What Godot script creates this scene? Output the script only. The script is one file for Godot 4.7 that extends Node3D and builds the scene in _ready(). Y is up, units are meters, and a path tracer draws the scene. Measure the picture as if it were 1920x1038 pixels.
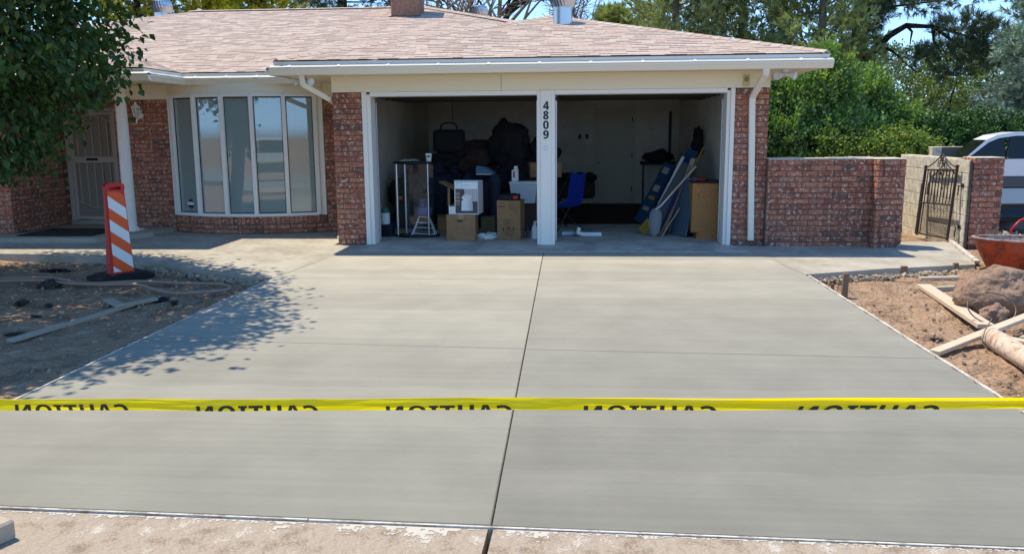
extends Node3D

# ---------------------------------------------------------------- helpers
class MB:
	var v := PackedVector3Array()
	var n := PackedVector3Array()
	var uv := PackedVector2Array()
	var c := PackedColorArray()
	var col := Color.WHITE
	var xf := Transform3D()
	func one(p: Vector3, m: Vector3, t: Vector2) -> void:
		v.append(p); n.append(m); uv.append(t); c.append(col)
	func tri(a: Vector3, b: Vector3, d: Vector3) -> void:
		a = xf * a; b = xf * b; d = xf * d
		var m := (b - a).cross(d - a)
		if m.length_squared() < 1e-16: return
		m = m.normalized()
		var k := m.abs()
		for p in [a, d, b]:
			var q: Vector3 = p
			one(q, m, Vector2(q.x, q.z) if k.y > k.x and k.y > k.z else (Vector2(q.x, -q.y) if k.z > k.x else Vector2(q.z, -q.y)))
	func stri(a: Vector3, b: Vector3, d: Vector3, na: Vector3, nb: Vector3, nd: Vector3, ta := Vector2.ZERO, tb := Vector2.ZERO, td := Vector2.ZERO) -> void:
		one(xf * a, (xf.basis * na).normalized(), ta); one(xf * d, (xf.basis * nd).normalized(), td); one(xf * b, (xf.basis * nb).normalized(), tb)
	func quad(a: Vector3, b: Vector3, d: Vector3, e: Vector3) -> void:
		tri(a, b, d); tri(a, d, e)
	func box(lo: Vector3, hi: Vector3, bev := 0.0) -> void:
		if bev > 0.0:
			cbox((lo + hi) / 2, hi - lo, bev); return
		var p := func(i: int) -> Vector3: return Vector3(hi.x if i & 1 else lo.x, hi.y if i & 2 else lo.y, hi.z if i & 4 else lo.z)
		for f in [[4, 5, 7, 6], [1, 0, 2, 3], [5, 1, 3, 7], [0, 4, 6, 2], [6, 7, 3, 2], [0, 1, 5, 4]]:
			quad(p.call(f[0]), p.call(f[1]), p.call(f[2]), p.call(f[3]))
	func cbox(at: Vector3, s: Vector3, b: float) -> void:
		b = minf(b, minf(s.x, minf(s.y, s.z)) * 0.45)
		var h := s / 2
		var P := func(x: int, y: int, z: int, ax: int) -> Vector3:
			var q := Vector3(x * h.x, y * h.y, z * h.z)
			if ax != 0: q.x -= x * b
			if ax != 1: q.y -= y * b
			if ax != 2: q.z -= z * b
			return at + q
		for s1 in [-1, 1]:
			var fx := [P.call(s1, -1, 1, 0), P.call(s1, -1, -1, 0), P.call(s1, 1, -1, 0), P.call(s1, 1, 1, 0)]
			var fy := [P.call(-1, s1, 1, 1), P.call(1, s1, 1, 1), P.call(1, s1, -1, 1), P.call(-1, s1, -1, 1)]
			var fz := [P.call(-1, -1, s1, 2), P.call(1, -1, s1, 2), P.call(1, 1, s1, 2), P.call(-1, 1, s1, 2)]
			for f in [fx, fy, fz]:
				if s1 > 0: quad(f[0], f[1], f[2], f[3])
				else: quad(f[3], f[2], f[1], f[0])
		for y in [-1, 1]:
			for z in [-1, 1]:
				var q := [P.call(-1, y, z, 1), P.call(1, y, z, 1), P.call(1, y, z, 2), P.call(-1, y, z, 2)]
				if y * z < 0: quad(q[0], q[1], q[2], q[3])
				else: quad(q[3], q[2], q[1], q[0])
		for x in [-1, 1]:
			for z in [-1, 1]:
				var q := [P.call(x, -1, z, 0), P.call(x, 1, z, 0), P.call(x, 1, z, 2), P.call(x, -1, z, 2)]
				if x * z < 0: quad(q[3], q[2], q[1], q[0])
				else: quad(q[0], q[1], q[2], q[3])
			for y in [-1, 1]:
				var q := [P.call(x, y, -1, 0), P.call(x, y, 1, 0), P.call(x, y, 1, 1), P.call(x, y, -1, 1)]
				if x * y < 0: quad(q[0], q[1], q[2], q[3])
				else: quad(q[3], q[2], q[1], q[0])
		for x in [-1, 1]:
			for y in [-1, 1]:
				for z in [-1, 1]:
					if x * y * z > 0: tri(P.call(x, y, z, 0), P.call(x, y, z, 1), P.call(x, y, z, 2))
					else: tri(P.call(x, y, z, 2), P.call(x, y, z, 1), P.call(x, y, z, 0))
	func bar(a: Vector3, b: Vector3, w: float, h: float, bev := 0.0, up := Vector3.UP) -> void:
		var keep := xf
		var z := (b - a).normalized()
		var x := up.cross(z)
		if x.length() < 0.01: x = Vector3.RIGHT.cross(z)
		x = x.normalized()
		var y := z.cross(x)
		xf = keep * Transform3D(Basis(x, y, z), (a + b) / 2)
		var s := Vector3(w, h, a.distance_to(b)) / 2
		box(-s, s, bev)
		xf = keep
	func tube(pts: Array, rad: Array, k := 8, caps := true) -> void:
		var rings := []
		var nn := []
		var ref := Vector3.UP
		for i in pts.size():
			var p: Vector3 = pts[i]
			var d: Vector3 = (pts[mini(i + 1, pts.size() - 1)] as Vector3) - (pts[maxi(i - 1, 0)] as Vector3)
			d = d.normalized()
			if i == 0: ref = Vector3.UP if absf(d.y) < 0.9 else Vector3.RIGHT
			var x := ref.cross(d).normalized()
			ref = d.cross(x).normalized()
			var r: float = rad[mini(i, rad.size() - 1)]
			var ring := []
			var rn := []
			for j in k:
				var t := TAU * j / k
				var m := x * cos(t) + ref * sin(t)
				ring.append(p + m * r); rn.append(m)
			rings.append(ring); nn.append(rn)
		for i in pts.size() - 1:
			for j in k:
				var j2 := (j + 1) % k
				stri(rings[i][j], rings[i][j2], rings[i + 1][j2], nn[i][j], nn[i][j2], nn[i + 1][j2], Vector2(float(j) / k, i * 0.3), Vector2(float(j + 1) / k, i * 0.3), Vector2(float(j + 1) / k, i * 0.3 + 0.3))
				stri(rings[i][j], rings[i + 1][j2], rings[i + 1][j], nn[i][j], nn[i + 1][j2], nn[i + 1][j], Vector2(float(j) / k, i * 0.3), Vector2(float(j + 1) / k, i * 0.3 + 0.3), Vector2(float(j) / k, i * 0.3 + 0.3))
		if caps:
			for e in [0, pts.size() - 1]:
				for j in range(1, k - 1):
					if e == 0: tri(rings[e][0], rings[e][j + 1], rings[e][j])
					else: tri(rings[e][0], rings[e][j], rings[e][j + 1])
	func lathe(prof: Array, k := 20, sx := 1.0, sz := 1.0, smooth := true) -> void:
		for i in prof.size() - 1:
			var a: Vector2 = prof[i]
			var b: Vector2 = prof[i + 1]
			var d := (b - a)
			if d.length() < 1e-6: continue
			for j in k:
				var t0 := TAU * j / k
				var t1 := TAU * (j + 1) / k
				var p := func(q: Vector2, t: float) -> Vector3: return Vector3(q.x * cos(t) * sx, q.y, q.x * sin(t) * sz)
				var m := func(t: float) -> Vector3: return Vector3(d.y * cos(t) / sx, -d.x, d.y * sin(t) / sz).normalized()
				if smooth:
					stri(p.call(a, t0), p.call(b, t0), p.call(b, t1), m.call(t0), m.call(t0), m.call(t1))
					stri(p.call(a, t0), p.call(b, t1), p.call(a, t1), m.call(t0), m.call(t1), m.call(t1))
				else:
					quad(p.call(a, t0), p.call(b, t0), p.call(b, t1), p.call(a, t1))
	func prism(poly: PackedVector2Array, z0: float, z1: float) -> void:   # counter-clockwise in x, y; z0 back, z1 front
		var ix := Geometry2D.triangulate_polygon(poly)
		for i in range(0, ix.size(), 3):
			var a := poly[ix[i]]
			var b := poly[ix[i + 1]]
			var d := poly[ix[i + 2]]
			if (b - a).cross(d - a) < 0:
				var e := b
				b = d; d = e
			tri(Vector3(a.x, a.y, z1), Vector3(b.x, b.y, z1), Vector3(d.x, d.y, z1))
			tri(Vector3(a.x, a.y, z0), Vector3(d.x, d.y, z0), Vector3(b.x, b.y, z0))
		for i in poly.size():
			var a := poly[i]
			var b := poly[(i + 1) % poly.size()]
			quad(Vector3(a.x, a.y, z1), Vector3(a.x, a.y, z0), Vector3(b.x, b.y, z0), Vector3(b.x, b.y, z1))
	func slab(poly: PackedVector2Array, y0: float, y1: float) -> void:   # plan polygon in x, z
		var keep := xf
		var p := PackedVector2Array()
		for q in poly: p.append(Vector2(q.x, -q.y))
		if Geometry2D.is_polygon_clockwise(p): p.reverse()
		xf = keep * Transform3D(Basis(Vector3(1, 0, 0), Vector3(0, 0, -1), Vector3(0, 1, 0)), Vector3.ZERO)
		prism(p, y0, y1)
		xf = keep
	func mesh(m: Material = null) -> ArrayMesh:
		var out := ArrayMesh.new()
		if v.is_empty(): return out
		var a := []
		a.resize(Mesh.ARRAY_MAX)
		a[Mesh.ARRAY_VERTEX] = v; a[Mesh.ARRAY_NORMAL] = n; a[Mesh.ARRAY_TEX_UV] = uv; a[Mesh.ARRAY_COLOR] = c
		out.add_surface_from_arrays(Mesh.PRIMITIVE_TRIANGLES, a)
		if m: out.surface_set_material(0, m)
		return out

var rng := RandomNumberGenerator.new()
var taken := {}
var M := {}

func rr(a: float, b: float) -> float: return rng.randf_range(a, b)

func numbered(called: String, parent: Node) -> String:
	var key := "%d/%s" % [parent.get_instance_id(), called]
	taken[key] = taken.get(key, -1) + 1
	return called if taken[key] == 0 else "%s_%03d" % [called, taken[key]]

func put(node: Node3D, called: String, parent: Node) -> Node3D:
	node.name = numbered(called, parent)
	parent.add_child(node, true)
	return node

func tag(o: Node3D, label: String, category: String, group := "") -> Node3D:
	o.set_meta("label", label); o.set_meta("category", category)
	if group: o.set_meta("group", group)
	return o

func thing(called: String, label: String, category: String, at := Vector3.ZERO, turn := 0.0, group := "") -> Node3D:
	var o := Node3D.new()
	put(o, called, self)
	o.position = at; o.rotation.y = turn
	return tag(o, label, category, group)

func part(parent: Node, called: String, mb: MB, m: Material, label := "") -> MeshInstance3D:
	var o := MeshInstance3D.new()
	o.mesh = mb.mesh(m)
	put(o, called, parent)
	if label: o.set_meta("label", label)
	return o

func single(called: String, label: String, category: String, mb: MB, m: Material, at := Vector3.ZERO, turn := 0.0, group := "") -> MeshInstance3D:
	var o := part(self, called, mb, m)
	o.position = at; o.rotation.y = turn
	tag(o, label, category, group)
	return o

func structure(called: String, mb: MB, m: Material) -> MeshInstance3D:
	var o := part(self, called, mb, m)
	o.set_meta("kind", "structure")
	return o

func stuff(o: Node3D) -> Node3D:
	o.set_meta("kind", "stuff"); return o

func mat(called: String, c: Color, rough := 0.8, metal := 0.0) -> StandardMaterial3D:
	var m := StandardMaterial3D.new()
	m.resource_name = called; m.albedo_color = c; m.roughness = rough; m.metallic = metal
	M[called] = m
	return m

func fnoise(sd: int, freq: float, oct := 4, kind := FastNoiseLite.TYPE_SIMPLEX_SMOOTH) -> FastNoiseLite:
	var f := FastNoiseLite.new()
	f.seed = sd; f.frequency = freq; f.fractal_octaves = oct; f.noise_type = kind
	return f

func paint(w: int, h: int, f: Callable) -> ImageTexture:
	var b := PackedByteArray()
	b.resize(w * h * 3)
	var i := 0
	for y in h:
		for x in w:
			var k: Color = f.call(x, y)
			b[i] = clampi(int(k.r * 255.0), 0, 255); b[i + 1] = clampi(int(k.g * 255.0), 0, 255); b[i + 2] = clampi(int(k.b * 255.0), 0, 255)
			i += 3
	var im := Image.create_from_data(w, h, false, Image.FORMAT_RGB8, b)
	return ImageTexture.create_from_image(im)

# a seamless mottled texture: ramps between colours by layered noise
func mottle(sd: int, size: int, f1: float, f2: float, ramp: Array, stops: Array) -> ImageTexture:
	var a := fnoise(sd, f1).get_seamless_image(size, size, false, false, 0.15)
	var b := fnoise(sd + 7, f2).get_seamless_image(size, size, false, false, 0.15)
	var g := Gradient.new()
	g.colors = PackedColorArray(ramp); g.offsets = PackedFloat32Array(stops)
	return paint(size, size, func(x: int, y: int) -> Color:
		var t := a.get_pixel(x, y).r * 0.6 + b.get_pixel(x, y).r * 0.4
		return g.sample(clampf((t - 0.5) * 1.6 + 0.5, 0, 1)))

func tri_map(m: StandardMaterial3D, tex: Texture2D, scale: float, world := true) -> StandardMaterial3D:
	m.albedo_texture = tex
	m.uv1_triplanar = true; m.uv1_world_triplanar = world
	m.uv1_scale = Vector3.ONE * scale
	return m

func bumpy(m: StandardMaterial3D, sd: int, freq: float, strength: float) -> StandardMaterial3D:
	var im := fnoise(sd, freq, 5).get_seamless_image(256, 256)
	im.convert(Image.FORMAT_RGBA8)
	im.bump_map_to_normal_map(4.0)
	m.normal_enabled = true
	m.normal_texture = ImageTexture.create_from_image(im)
	m.normal_scale = strength
	return m

func wood(called: String, base: Color, dark: Color, sd: int, scale := Vector3(1, 1, 1)) -> StandardMaterial3D:
	var n1 := fnoise(sd, 0.02, 3)
	var n2 := fnoise(sd + 3, 0.15, 3)
	var m := mat(called, Color.WHITE, 0.75)
	m.albedo_texture = paint(256, 256, func(x: int, y: int) -> Color:
		var t := n1.get_noise_2d(x * 3.0, y * 0.25) * 0.5 + 0.5
		t = fposmod(t * 7.0, 1.0) * 0.5 + (n2.get_noise_2d(x * 2.0, y * 0.1) * 0.5 + 0.5) * 0.5
		return base.lerp(dark, clampf(t, 0, 1)))
	m.uv1_triplanar = true
	m.uv1_scale = scale
	return m

func lit_tree_xf(at: Vector3, b: Basis) -> Transform3D: return Transform3D(b, at)

func scatter(parent: Node, called: String, leaf: Mesh, m: Material, xfs: Array, cols: Array) -> MultiMeshInstance3D:
	var mm := MultiMesh.new()
	mm.transform_format = MultiMesh.TRANSFORM_3D
	mm.use_colors = true
	mm.mesh = leaf
	mm.instance_count = xfs.size()
	for i in xfs.size():
		mm.set_instance_transform(i, xfs[i])
		mm.set_instance_color(i, cols[i])
	var o := MultiMeshInstance3D.new()
	o.multimesh = mm
	o.material_override = m
	put(o, called, parent)
	stuff(o)
	return o

# ---------------------------------------------------------------- camera, sky, sun
func set_light() -> void:
	var cam := Camera3D.new()
	cam.name = "camera"
	add_child(cam)
	var X := Vector3(0.9972900508, -0.0081908588, -0.0731126830)
	var Y := Vector3(0.0044157410, -0.9853270960, 0.1706195038)
	var Z := Vector3(-0.0734374279, -0.1704799803, -0.9826207409)
	cam.transform = Transform3D(Basis(X, -Y, -Z).orthonormalized(), Vector3(0.4164, 1.6714, 12.4139))
	cam.fov = 36.24
	cam.near = 0.05; cam.far = 600.0
	cam.current = true
	var we := WorldEnvironment.new()
	we.name = "world_environment"
	var e := Environment.new()
	e.background_mode = Environment.BG_SKY
	var sm := ProceduralSkyMaterial.new()
	sm.sky_top_color = Color(0.25, 0.40, 0.60)
	sm.sky_horizon_color = Color(0.61, 0.78, 0.94)
	sm.sky_curve = 0.2
	sm.ground_bottom_color = Color(0.35, 0.31, 0.27)
	sm.ground_horizon_color = Color(0.55, 0.55, 0.54)
	sm.sky_energy_multiplier = 1.22
	sm.sun_angle_max = 4.0
	var sk := Sky.new()
	sk.sky_material = sm
	e.sky = sk
	e.tonemap_mode = Environment.TONE_MAPPER_LINEAR
	e.tonemap_exposure = 1.66
	e.sdfgi_enabled = true; e.ssao_enabled = true; e.ssil_enabled = true
	we.environment = e
	add_child(we)
	var sun := DirectionalLight3D.new()
	sun.name = "sun"
	sun.light_color = Color(1.0, 0.95, 0.86)
	sun.light_energy = 1.17
	sun.light_angular_distance = 0.5
	sun.shadow_enabled = true
	add_child(sun)
	sun.look_at_from_position(Vector3.ZERO, Vector3(0.395, -1.0, 0.227), Vector3.UP)

func make_materials() -> void:
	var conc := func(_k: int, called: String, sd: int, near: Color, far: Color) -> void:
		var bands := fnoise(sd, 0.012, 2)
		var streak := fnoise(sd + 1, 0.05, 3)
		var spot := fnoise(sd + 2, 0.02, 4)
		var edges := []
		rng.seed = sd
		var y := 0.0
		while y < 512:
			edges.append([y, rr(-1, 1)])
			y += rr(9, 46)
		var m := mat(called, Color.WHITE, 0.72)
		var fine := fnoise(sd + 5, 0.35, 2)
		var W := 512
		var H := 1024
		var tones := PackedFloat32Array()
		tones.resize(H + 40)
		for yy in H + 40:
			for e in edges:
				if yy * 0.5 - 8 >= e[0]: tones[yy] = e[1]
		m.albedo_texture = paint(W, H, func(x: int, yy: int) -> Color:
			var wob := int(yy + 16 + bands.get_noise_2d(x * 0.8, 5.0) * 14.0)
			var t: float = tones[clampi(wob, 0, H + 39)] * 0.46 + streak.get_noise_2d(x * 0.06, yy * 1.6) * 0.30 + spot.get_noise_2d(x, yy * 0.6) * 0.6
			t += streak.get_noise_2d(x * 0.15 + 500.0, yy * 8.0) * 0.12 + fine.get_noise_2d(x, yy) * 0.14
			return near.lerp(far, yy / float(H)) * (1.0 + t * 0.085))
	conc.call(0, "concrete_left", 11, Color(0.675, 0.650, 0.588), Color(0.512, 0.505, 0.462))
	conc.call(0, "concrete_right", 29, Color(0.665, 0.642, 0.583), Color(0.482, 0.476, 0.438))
	for k in ["concrete_left", "concrete_right"]:
		M[k].uv1_scale = Vector3(0.15, 0.108, 1)
		M[k].uv1_offset = Vector3(0.5, 0.0, 0)
		M[k].metallic_specular = 0.35
		var bi := fnoise(15, 0.25, 2)
		var im := Image.create(256, 256, false, Image.FORMAT_RGBA8)
		for y in 256:
			for x in 256:
				var g := bi.get_noise_2d(x * 0.03, y * 1.0) * 0.5 + 0.5 + bi.get_noise_2d(x * 0.9, y * 1.3) * 0.12
				im.set_pixel(x, y, Color(g, g, g))
		im.bump_map_to_normal_map(2.0)
		M[k].normal_enabled = true
		M[k].normal_texture = ImageTexture.create_from_image(im)
		M[k].normal_scale = 0.25
	tri_map(mat("walk_concrete", Color.WHITE, 0.85), mottle(3, 256, 0.008, 0.05, [Color(0.585, 0.555, 0.50), Color(0.635, 0.61, 0.55), Color(0.67, 0.645, 0.59)], [0.2, 0.5, 0.8]), 0.5)
	tri_map(mat("floor_concrete", Color.WHITE, 0.7), mottle(5, 256, 0.01, 0.05, [Color(0.60, 0.585, 0.55), Color(0.68, 0.67, 0.63), Color(0.73, 0.72, 0.68)], [0.2, 0.5, 0.8]), 0.6)
	tri_map(mat("old_concrete", Color.WHITE, 0.9), mottle(9, 1024, 0.008, 0.09, [Color(0.50, 0.435, 0.365), Color(0.59, 0.53, 0.46), Color(0.645, 0.595, 0.53), Color(0.585, 0.52, 0.45), Color(0.71, 0.68, 0.63)], [0.1, 0.35, 0.52, 0.68, 0.92]), 0.7)
	bumpy(M.old_concrete, 91, 0.12, 0.4)
	tri_map(mat("dirt", Color.WHITE, 0.95), mottle(21, 1024, 0.006, 0.12, [Color(0.42, 0.33, 0.255), Color(0.55, 0.445, 0.35), Color(0.64, 0.535, 0.43), Color(0.59, 0.46, 0.345), Color(0.70, 0.63, 0.54)], [0.1, 0.35, 0.5, 0.65, 0.92]), 0.42)
	bumpy(M.dirt, 77, 0.13, 1.6)
	mat("white_paint", Color(0.93, 0.905, 0.86), 0.45)
	mat("gutter_paint", Color(0.92, 0.885, 0.81), 0.4)
	mat("cream_paint", Color(0.92, 0.875, 0.76), 0.6)
	mat("soffit_paint", Color(0.90, 0.85, 0.74), 0.7)
	mat("black_paint", Color(0.03, 0.03, 0.035), 0.5)
	mat("dark_metal", Color(0.16, 0.15, 0.15), 0.5, 0.3)
	mat("gate_metal", Color(0.22, 0.18, 0.16), 0.65, 0.2)
	mat("steel", Color(0.75, 0.76, 0.78), 0.28, 0.95)
	mat("galvanised", Color(0.78, 0.80, 0.82), 0.33, 0.9)
	tri_map(mat("mortar", Color.WHITE, 0.95), mottle(41, 128, 0.02, 0.1, [Color(0.37, 0.29, 0.25), Color(0.47, 0.38, 0.33)], [0.3, 0.7]), 1.0)
	var tones := [Color(0.665, 0.41, 0.31), Color(0.605, 0.36, 0.275), Color(0.715, 0.465, 0.355), Color(0.545, 0.335, 0.27), Color(0.66, 0.46, 0.375), Color(0.465, 0.325, 0.28)]
	for i in tones.size():
		var t: Color = tones[i]
		var w := Color(0.79, 0.72, 0.64)
		tri_map(mat("brick_%d" % i, Color.WHITE, 0.9), mottle(60 + i * 5, 256, 0.022, 0.06, [t.darkened(0.22), t, t.lightened(0.05), t.lerp(w, 0.2), w], [0.1, 0.4, 0.68, 0.735, 0.785]), 2.3)
		bumpy(M["brick_%d" % i], 160 + i, 0.05, 0.35)
	var sh := [Color(0.735, 0.655, 0.60), Color(0.75, 0.677, 0.622), Color(0.715, 0.63, 0.576), Color(0.765, 0.70, 0.645), Color(0.732, 0.645, 0.59)]
	var grain := mottle(85, 256, 0.03, 0.2, [Color(0.90, 0.90, 0.90), Color(1, 1, 1)], [0.25, 0.75])
	for i in sh.size():
		tri_map(mat("shingle_%d" % i, sh[i], 0.95), grain, 1.5)
	var vs := mat("shingle_mix", Color.WHITE, 0.95)
	vs.vertex_color_use_as_albedo = true
	tri_map(vs, grain, 1.5)
	M.shingle_tones = sh
	tri_map(mat("stucco", Color.WHITE, 0.95), mottle(93, 256, 0.02, 0.1, [Color(0.58, 0.42, 0.34), Color(0.65, 0.49, 0.40)], [0.3, 0.7]), 1.5)
	tri_map(mat("plaster", Color.WHITE, 0.85), mottle(95, 256, 0.008, 0.04, [Color(0.84, 0.81, 0.74), Color(0.89, 0.86, 0.79)], [0.3, 0.7]), 0.4)
	for i in 3:
		tri_map(mat("block_%d" % i, Color.WHITE, 0.95), mottle(97 + i * 3, 256, 0.02, 0.09, [Color(0.74, 0.70, 0.61).darkened(0.04 * i), Color(0.81, 0.77, 0.685), Color(0.85, 0.81, 0.73)], [0.2, 0.5, 0.8]), 1.2)
	for i in 3: bumpy(M["block_%d" % i], 320 + i, 0.12, 0.4)
	wood("pale_wood", Color(0.84, 0.77, 0.68), Color(0.72, 0.63, 0.53), 131, Vector3(3, 3, 0.6))
	wood("grey_wood", Color(0.74, 0.68, 0.60), Color(0.58, 0.53, 0.46), 135, Vector3(3, 3, 0.6))
	wood("stake_wood", Color(0.58, 0.47, 0.36), Color(0.42, 0.33, 0.25), 137, Vector3(4, 1, 4))
	tri_map(mat("form_face", Color.WHITE, 0.85), mottle(139, 128, 0.03, 0.12, [Color(0.58, 0.54, 0.48), Color(0.74, 0.71, 0.66), Color(0.80, 0.78, 0.74)], [0.15, 0.45, 0.8]), 1.6)
	tri_map(mat("cardboard", Color.WHITE, 0.85), mottle(141, 128, 0.01, 0.06, [Color(0.56, 0.42, 0.28), Color(0.62, 0.47, 0.32)], [0.3, 0.7]), 1.0)
	mat("print_ink", Color(0.16, 0.12, 0.09), 0.8)
	mat("rubber", Color(0.055, 0.055, 0.06), 0.75)
	mat("dark_cloth", Color(0.10, 0.10, 0.12), 0.85)
	mat("navy_cloth", Color(0.12, 0.14, 0.21), 0.85)
	mat("brown_cloth", Color(0.25, 0.19, 0.16), 0.9)
	mat("blue_fabric", Color(0.06, 0.25, 0.72), 0.8)
	mat("white_plastic", Color(0.85, 0.86, 0.86), 0.4)
	mat("blue_panel", Color(0.10, 0.25, 0.38), 0.6)
	mat("grey_panel", Color(0.34, 0.35, 0.35), 0.6)
	mat("yellow_plastic", Color(0.66, 0.51, 0.14), 0.6)
	mat("orange_sheet", Color(0.92, 0.33, 0.05), 0.5)
	mat("white_sheet", Color(0.88, 0.88, 0.86), 0.4)
	mat("red_plastic", Color(0.78, 0.10, 0.07), 0.5)
	mat("red_paint", Color(0.66, 0.07, 0.06), 0.4)
	mat("car_paint", Color(0.88, 0.88, 0.88), 0.22)
	M.car_paint.clearcoat_enabled = true
	M.car_paint.clearcoat = 0.6
	mat("car_glass", Color(0.05, 0.07, 0.07), 0.06)
	mat("grey_plastic", Color(0.30, 0.31, 0.33), 0.6)
	var gl := mat("pane", Color(0.80, 0.87, 0.85, 0.30), 0.02)
	gl.transparency = BaseMaterial3D.TRANSPARENCY_ALPHA
	gl.metallic_specular = 0.9
	var cg := mat("pale_film_pane", Color(0.80, 0.88, 0.86, 0.40), 0.015)   # pale film in the colour imitates reflected brightness, over a strongly mirroring index
	cg.refraction_enabled = true
	cg.refraction_scale = 0.12
	mat("blind", Color(0.93, 0.94, 0.92), 0.6)
	mat("hose", Color(0.62, 0.51, 0.44), 0.5)
	mat("wire", Color(0.42, 0.38, 0.34), 0.5, 0.5)
	mat("door_paint", Color(0.74, 0.70, 0.65), 0.55)
	mat("mat_green", Color(0.09, 0.11, 0.07), 0.95)
	mat("bark", Color(0.24, 0.19, 0.16), 0.95)
	tri_map(M.bark, mottle(151, 128, 0.03, 0.1, [Color(0.45, 0.4, 0.35), Color(1, 1, 1)], [0.3, 0.7]), 1.5)
	mat("pale_bark", Color(0.50, 0.45, 0.39), 0.95)
	mat("plaster_white", Color(0.72, 0.695, 0.65), 0.95)
	tri_map(mat("rust", Color.WHITE, 0.6), mottle(171, 256, 0.012, 0.05, [Color(0.36, 0.17, 0.11), Color(0.62, 0.22, 0.10), Color(0.74, 0.27, 0.11), Color(0.55, 0.33, 0.24)], [0.15, 0.4, 0.65, 0.9]), 1.6, false)
	tri_map(mat("tub_inside", Color.WHITE, 0.8), mottle(175, 256, 0.012, 0.05, [Color(0.52, 0.24, 0.20), Color(0.56, 0.50, 0.46), Color(0.66, 0.63, 0.59), Color(0.55, 0.35, 0.30)], [0.12, 0.32, 0.65, 0.95]), 1.6, false)
	tri_map(mat("boulder_rock", Color.WHITE, 0.95), mottle(181, 256, 0.012, 0.06, [Color(0.38, 0.30, 0.25), Color(0.53, 0.435, 0.36), Color(0.60, 0.51, 0.43), Color(0.49, 0.37, 0.315), Color(0.64, 0.57, 0.48)], [0.1, 0.38, 0.55, 0.72, 0.96]), 0.9, false)
	bumpy(M.boulder_rock, 183, 0.05, 1.3)
	tri_map(mat("pebble", Color.WHITE, 0.9), mottle(187, 128, 0.02, 0.08, [Color(0.60, 0.54, 0.48), Color(0.80, 0.77, 0.72)], [0.3, 0.7]), 2.0)
	tri_map(mat("clay_pipe", Color.WHITE, 0.85), mottle(191, 256, 0.014, 0.06, [Color(0.58, 0.43, 0.34), Color(0.76, 0.66, 0.57), Color(0.82, 0.76, 0.69), Color(0.60, 0.44, 0.30)], [0.12, 0.4, 0.65, 0.95]), 1.3, false)
	var tp := mat("tape", Color(0.98, 0.90, 0.03), 0.35)
	tp.backlight_enabled = true
	tp.backlight = Color(1.0, 0.90, 0.02)
	mat("tape_ink", Color(0.16, 0.15, 0.03), 0.5)

# ---------------------------------------------------------------- brickwork and shingles
var brick_shapes := []
var brick_left := {}      # thing -> how many bricks may still be nodes of their own
var brick_rest := {}      # thing -> [MB per tone]
const BL := 0.207
const BH := 0.0655

func make_brick_shapes() -> void:
	rng.seed = 5
	for k in 5:
		var b := MB.new()
		b.cbox(Vector3(0, 0, -0.02), Vector3(BL, BH, 0.04), rr(0.003, 0.007))
		for i in b.v.size():
			var q := b.v[i]
			var s := sin(q.x * 91.0 + k * 3.1) * 0.0016 + sin(q.y * 217.0 + k) * 0.0012
			b.v[i] = q + Vector3(s, s * 0.9, s)
		brick_shapes.append(b)

func brick_mesh(k: int) -> ArrayMesh:
	var b: MB = brick_shapes[k]
	if not M.has("brick_mesh_%d" % k): M["brick_mesh_%d" % k] = b.mesh()
	return M["brick_mesh_%d" % k]

func lay_brick(owner: Node, parent: Node3D, t: Transform3D, tone := -1) -> void:
	var k := rng.randi() % 5
	if tone < 0:
		var r := rng.randf()
		tone = 0 if r < 0.30 else (1 if r < 0.55 else (2 if r < 0.72 else (3 if r < 0.84 else (4 if r < 0.94 else 5))))
	if brick_left.get(owner, 300) > 0:
		brick_left[owner] = brick_left.get(owner, 300) - 1
		var o := MeshInstance3D.new()
		o.mesh = brick_mesh(k)
		o.material_override = M["brick_%d" % tone]
		put(o, "brick", parent)
		o.transform = t
	else:
		if not brick_rest.has(parent):
			brick_rest[parent] = []
			for i in 6: brick_rest[parent].append(MB.new())
		var mb: MB = brick_rest[parent][tone]
		var src: MB = brick_shapes[k]
		for i in src.v.size(): mb.one(t * src.v[i], (t.basis.inverse().transposed() * src.n[i]).normalized(), Vector2.ZERO)

func finish_bricks() -> void:
	for p in brick_rest:
		for i in 6:
			var mb: MB = brick_rest[p][i]
			if mb.v.size(): stuff(part(p, "brickwork", mb, M["brick_%d" % i]))
	brick_rest.clear()

# running bond on a plane: xf's x runs along the wall, y up, z outward
func brick_field(owner: Node, parent: Node3D, xf: Transform3D, w: float, h: float, skip = null, pitch := 0.0758, shift := 0.0) -> void:
	var rows := int(round(h / pitch))
	for r in rows:
		var x := -0.1085 * float(r % 2) - shift
		while x < w - 0.01:
			var a := maxf(x, 0.0)
			var b := minf(x + 0.217, w)
			if b - a > 0.035:
				var cx := (a + b) / 2
				var cy := (r + 0.5) * h / rows
				if skip == null or not skip.call(cx, cy):
					var s := (b - a - 0.010) / BL
					lay_brick(owner, parent, xf * Transform3D(Basis.from_euler(Vector3(rr(-0.02, 0.02), rr(-0.012, 0.012), rr(-0.006, 0.006))) * Basis.from_scale(Vector3(s, 1.0 + rr(-0.03, 0.02), 1)), Vector3(cx, cy + rr(-0.001, 0.001), rr(-0.003, 0.002))))
			x += 0.217

var shingle_left := 300

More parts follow.
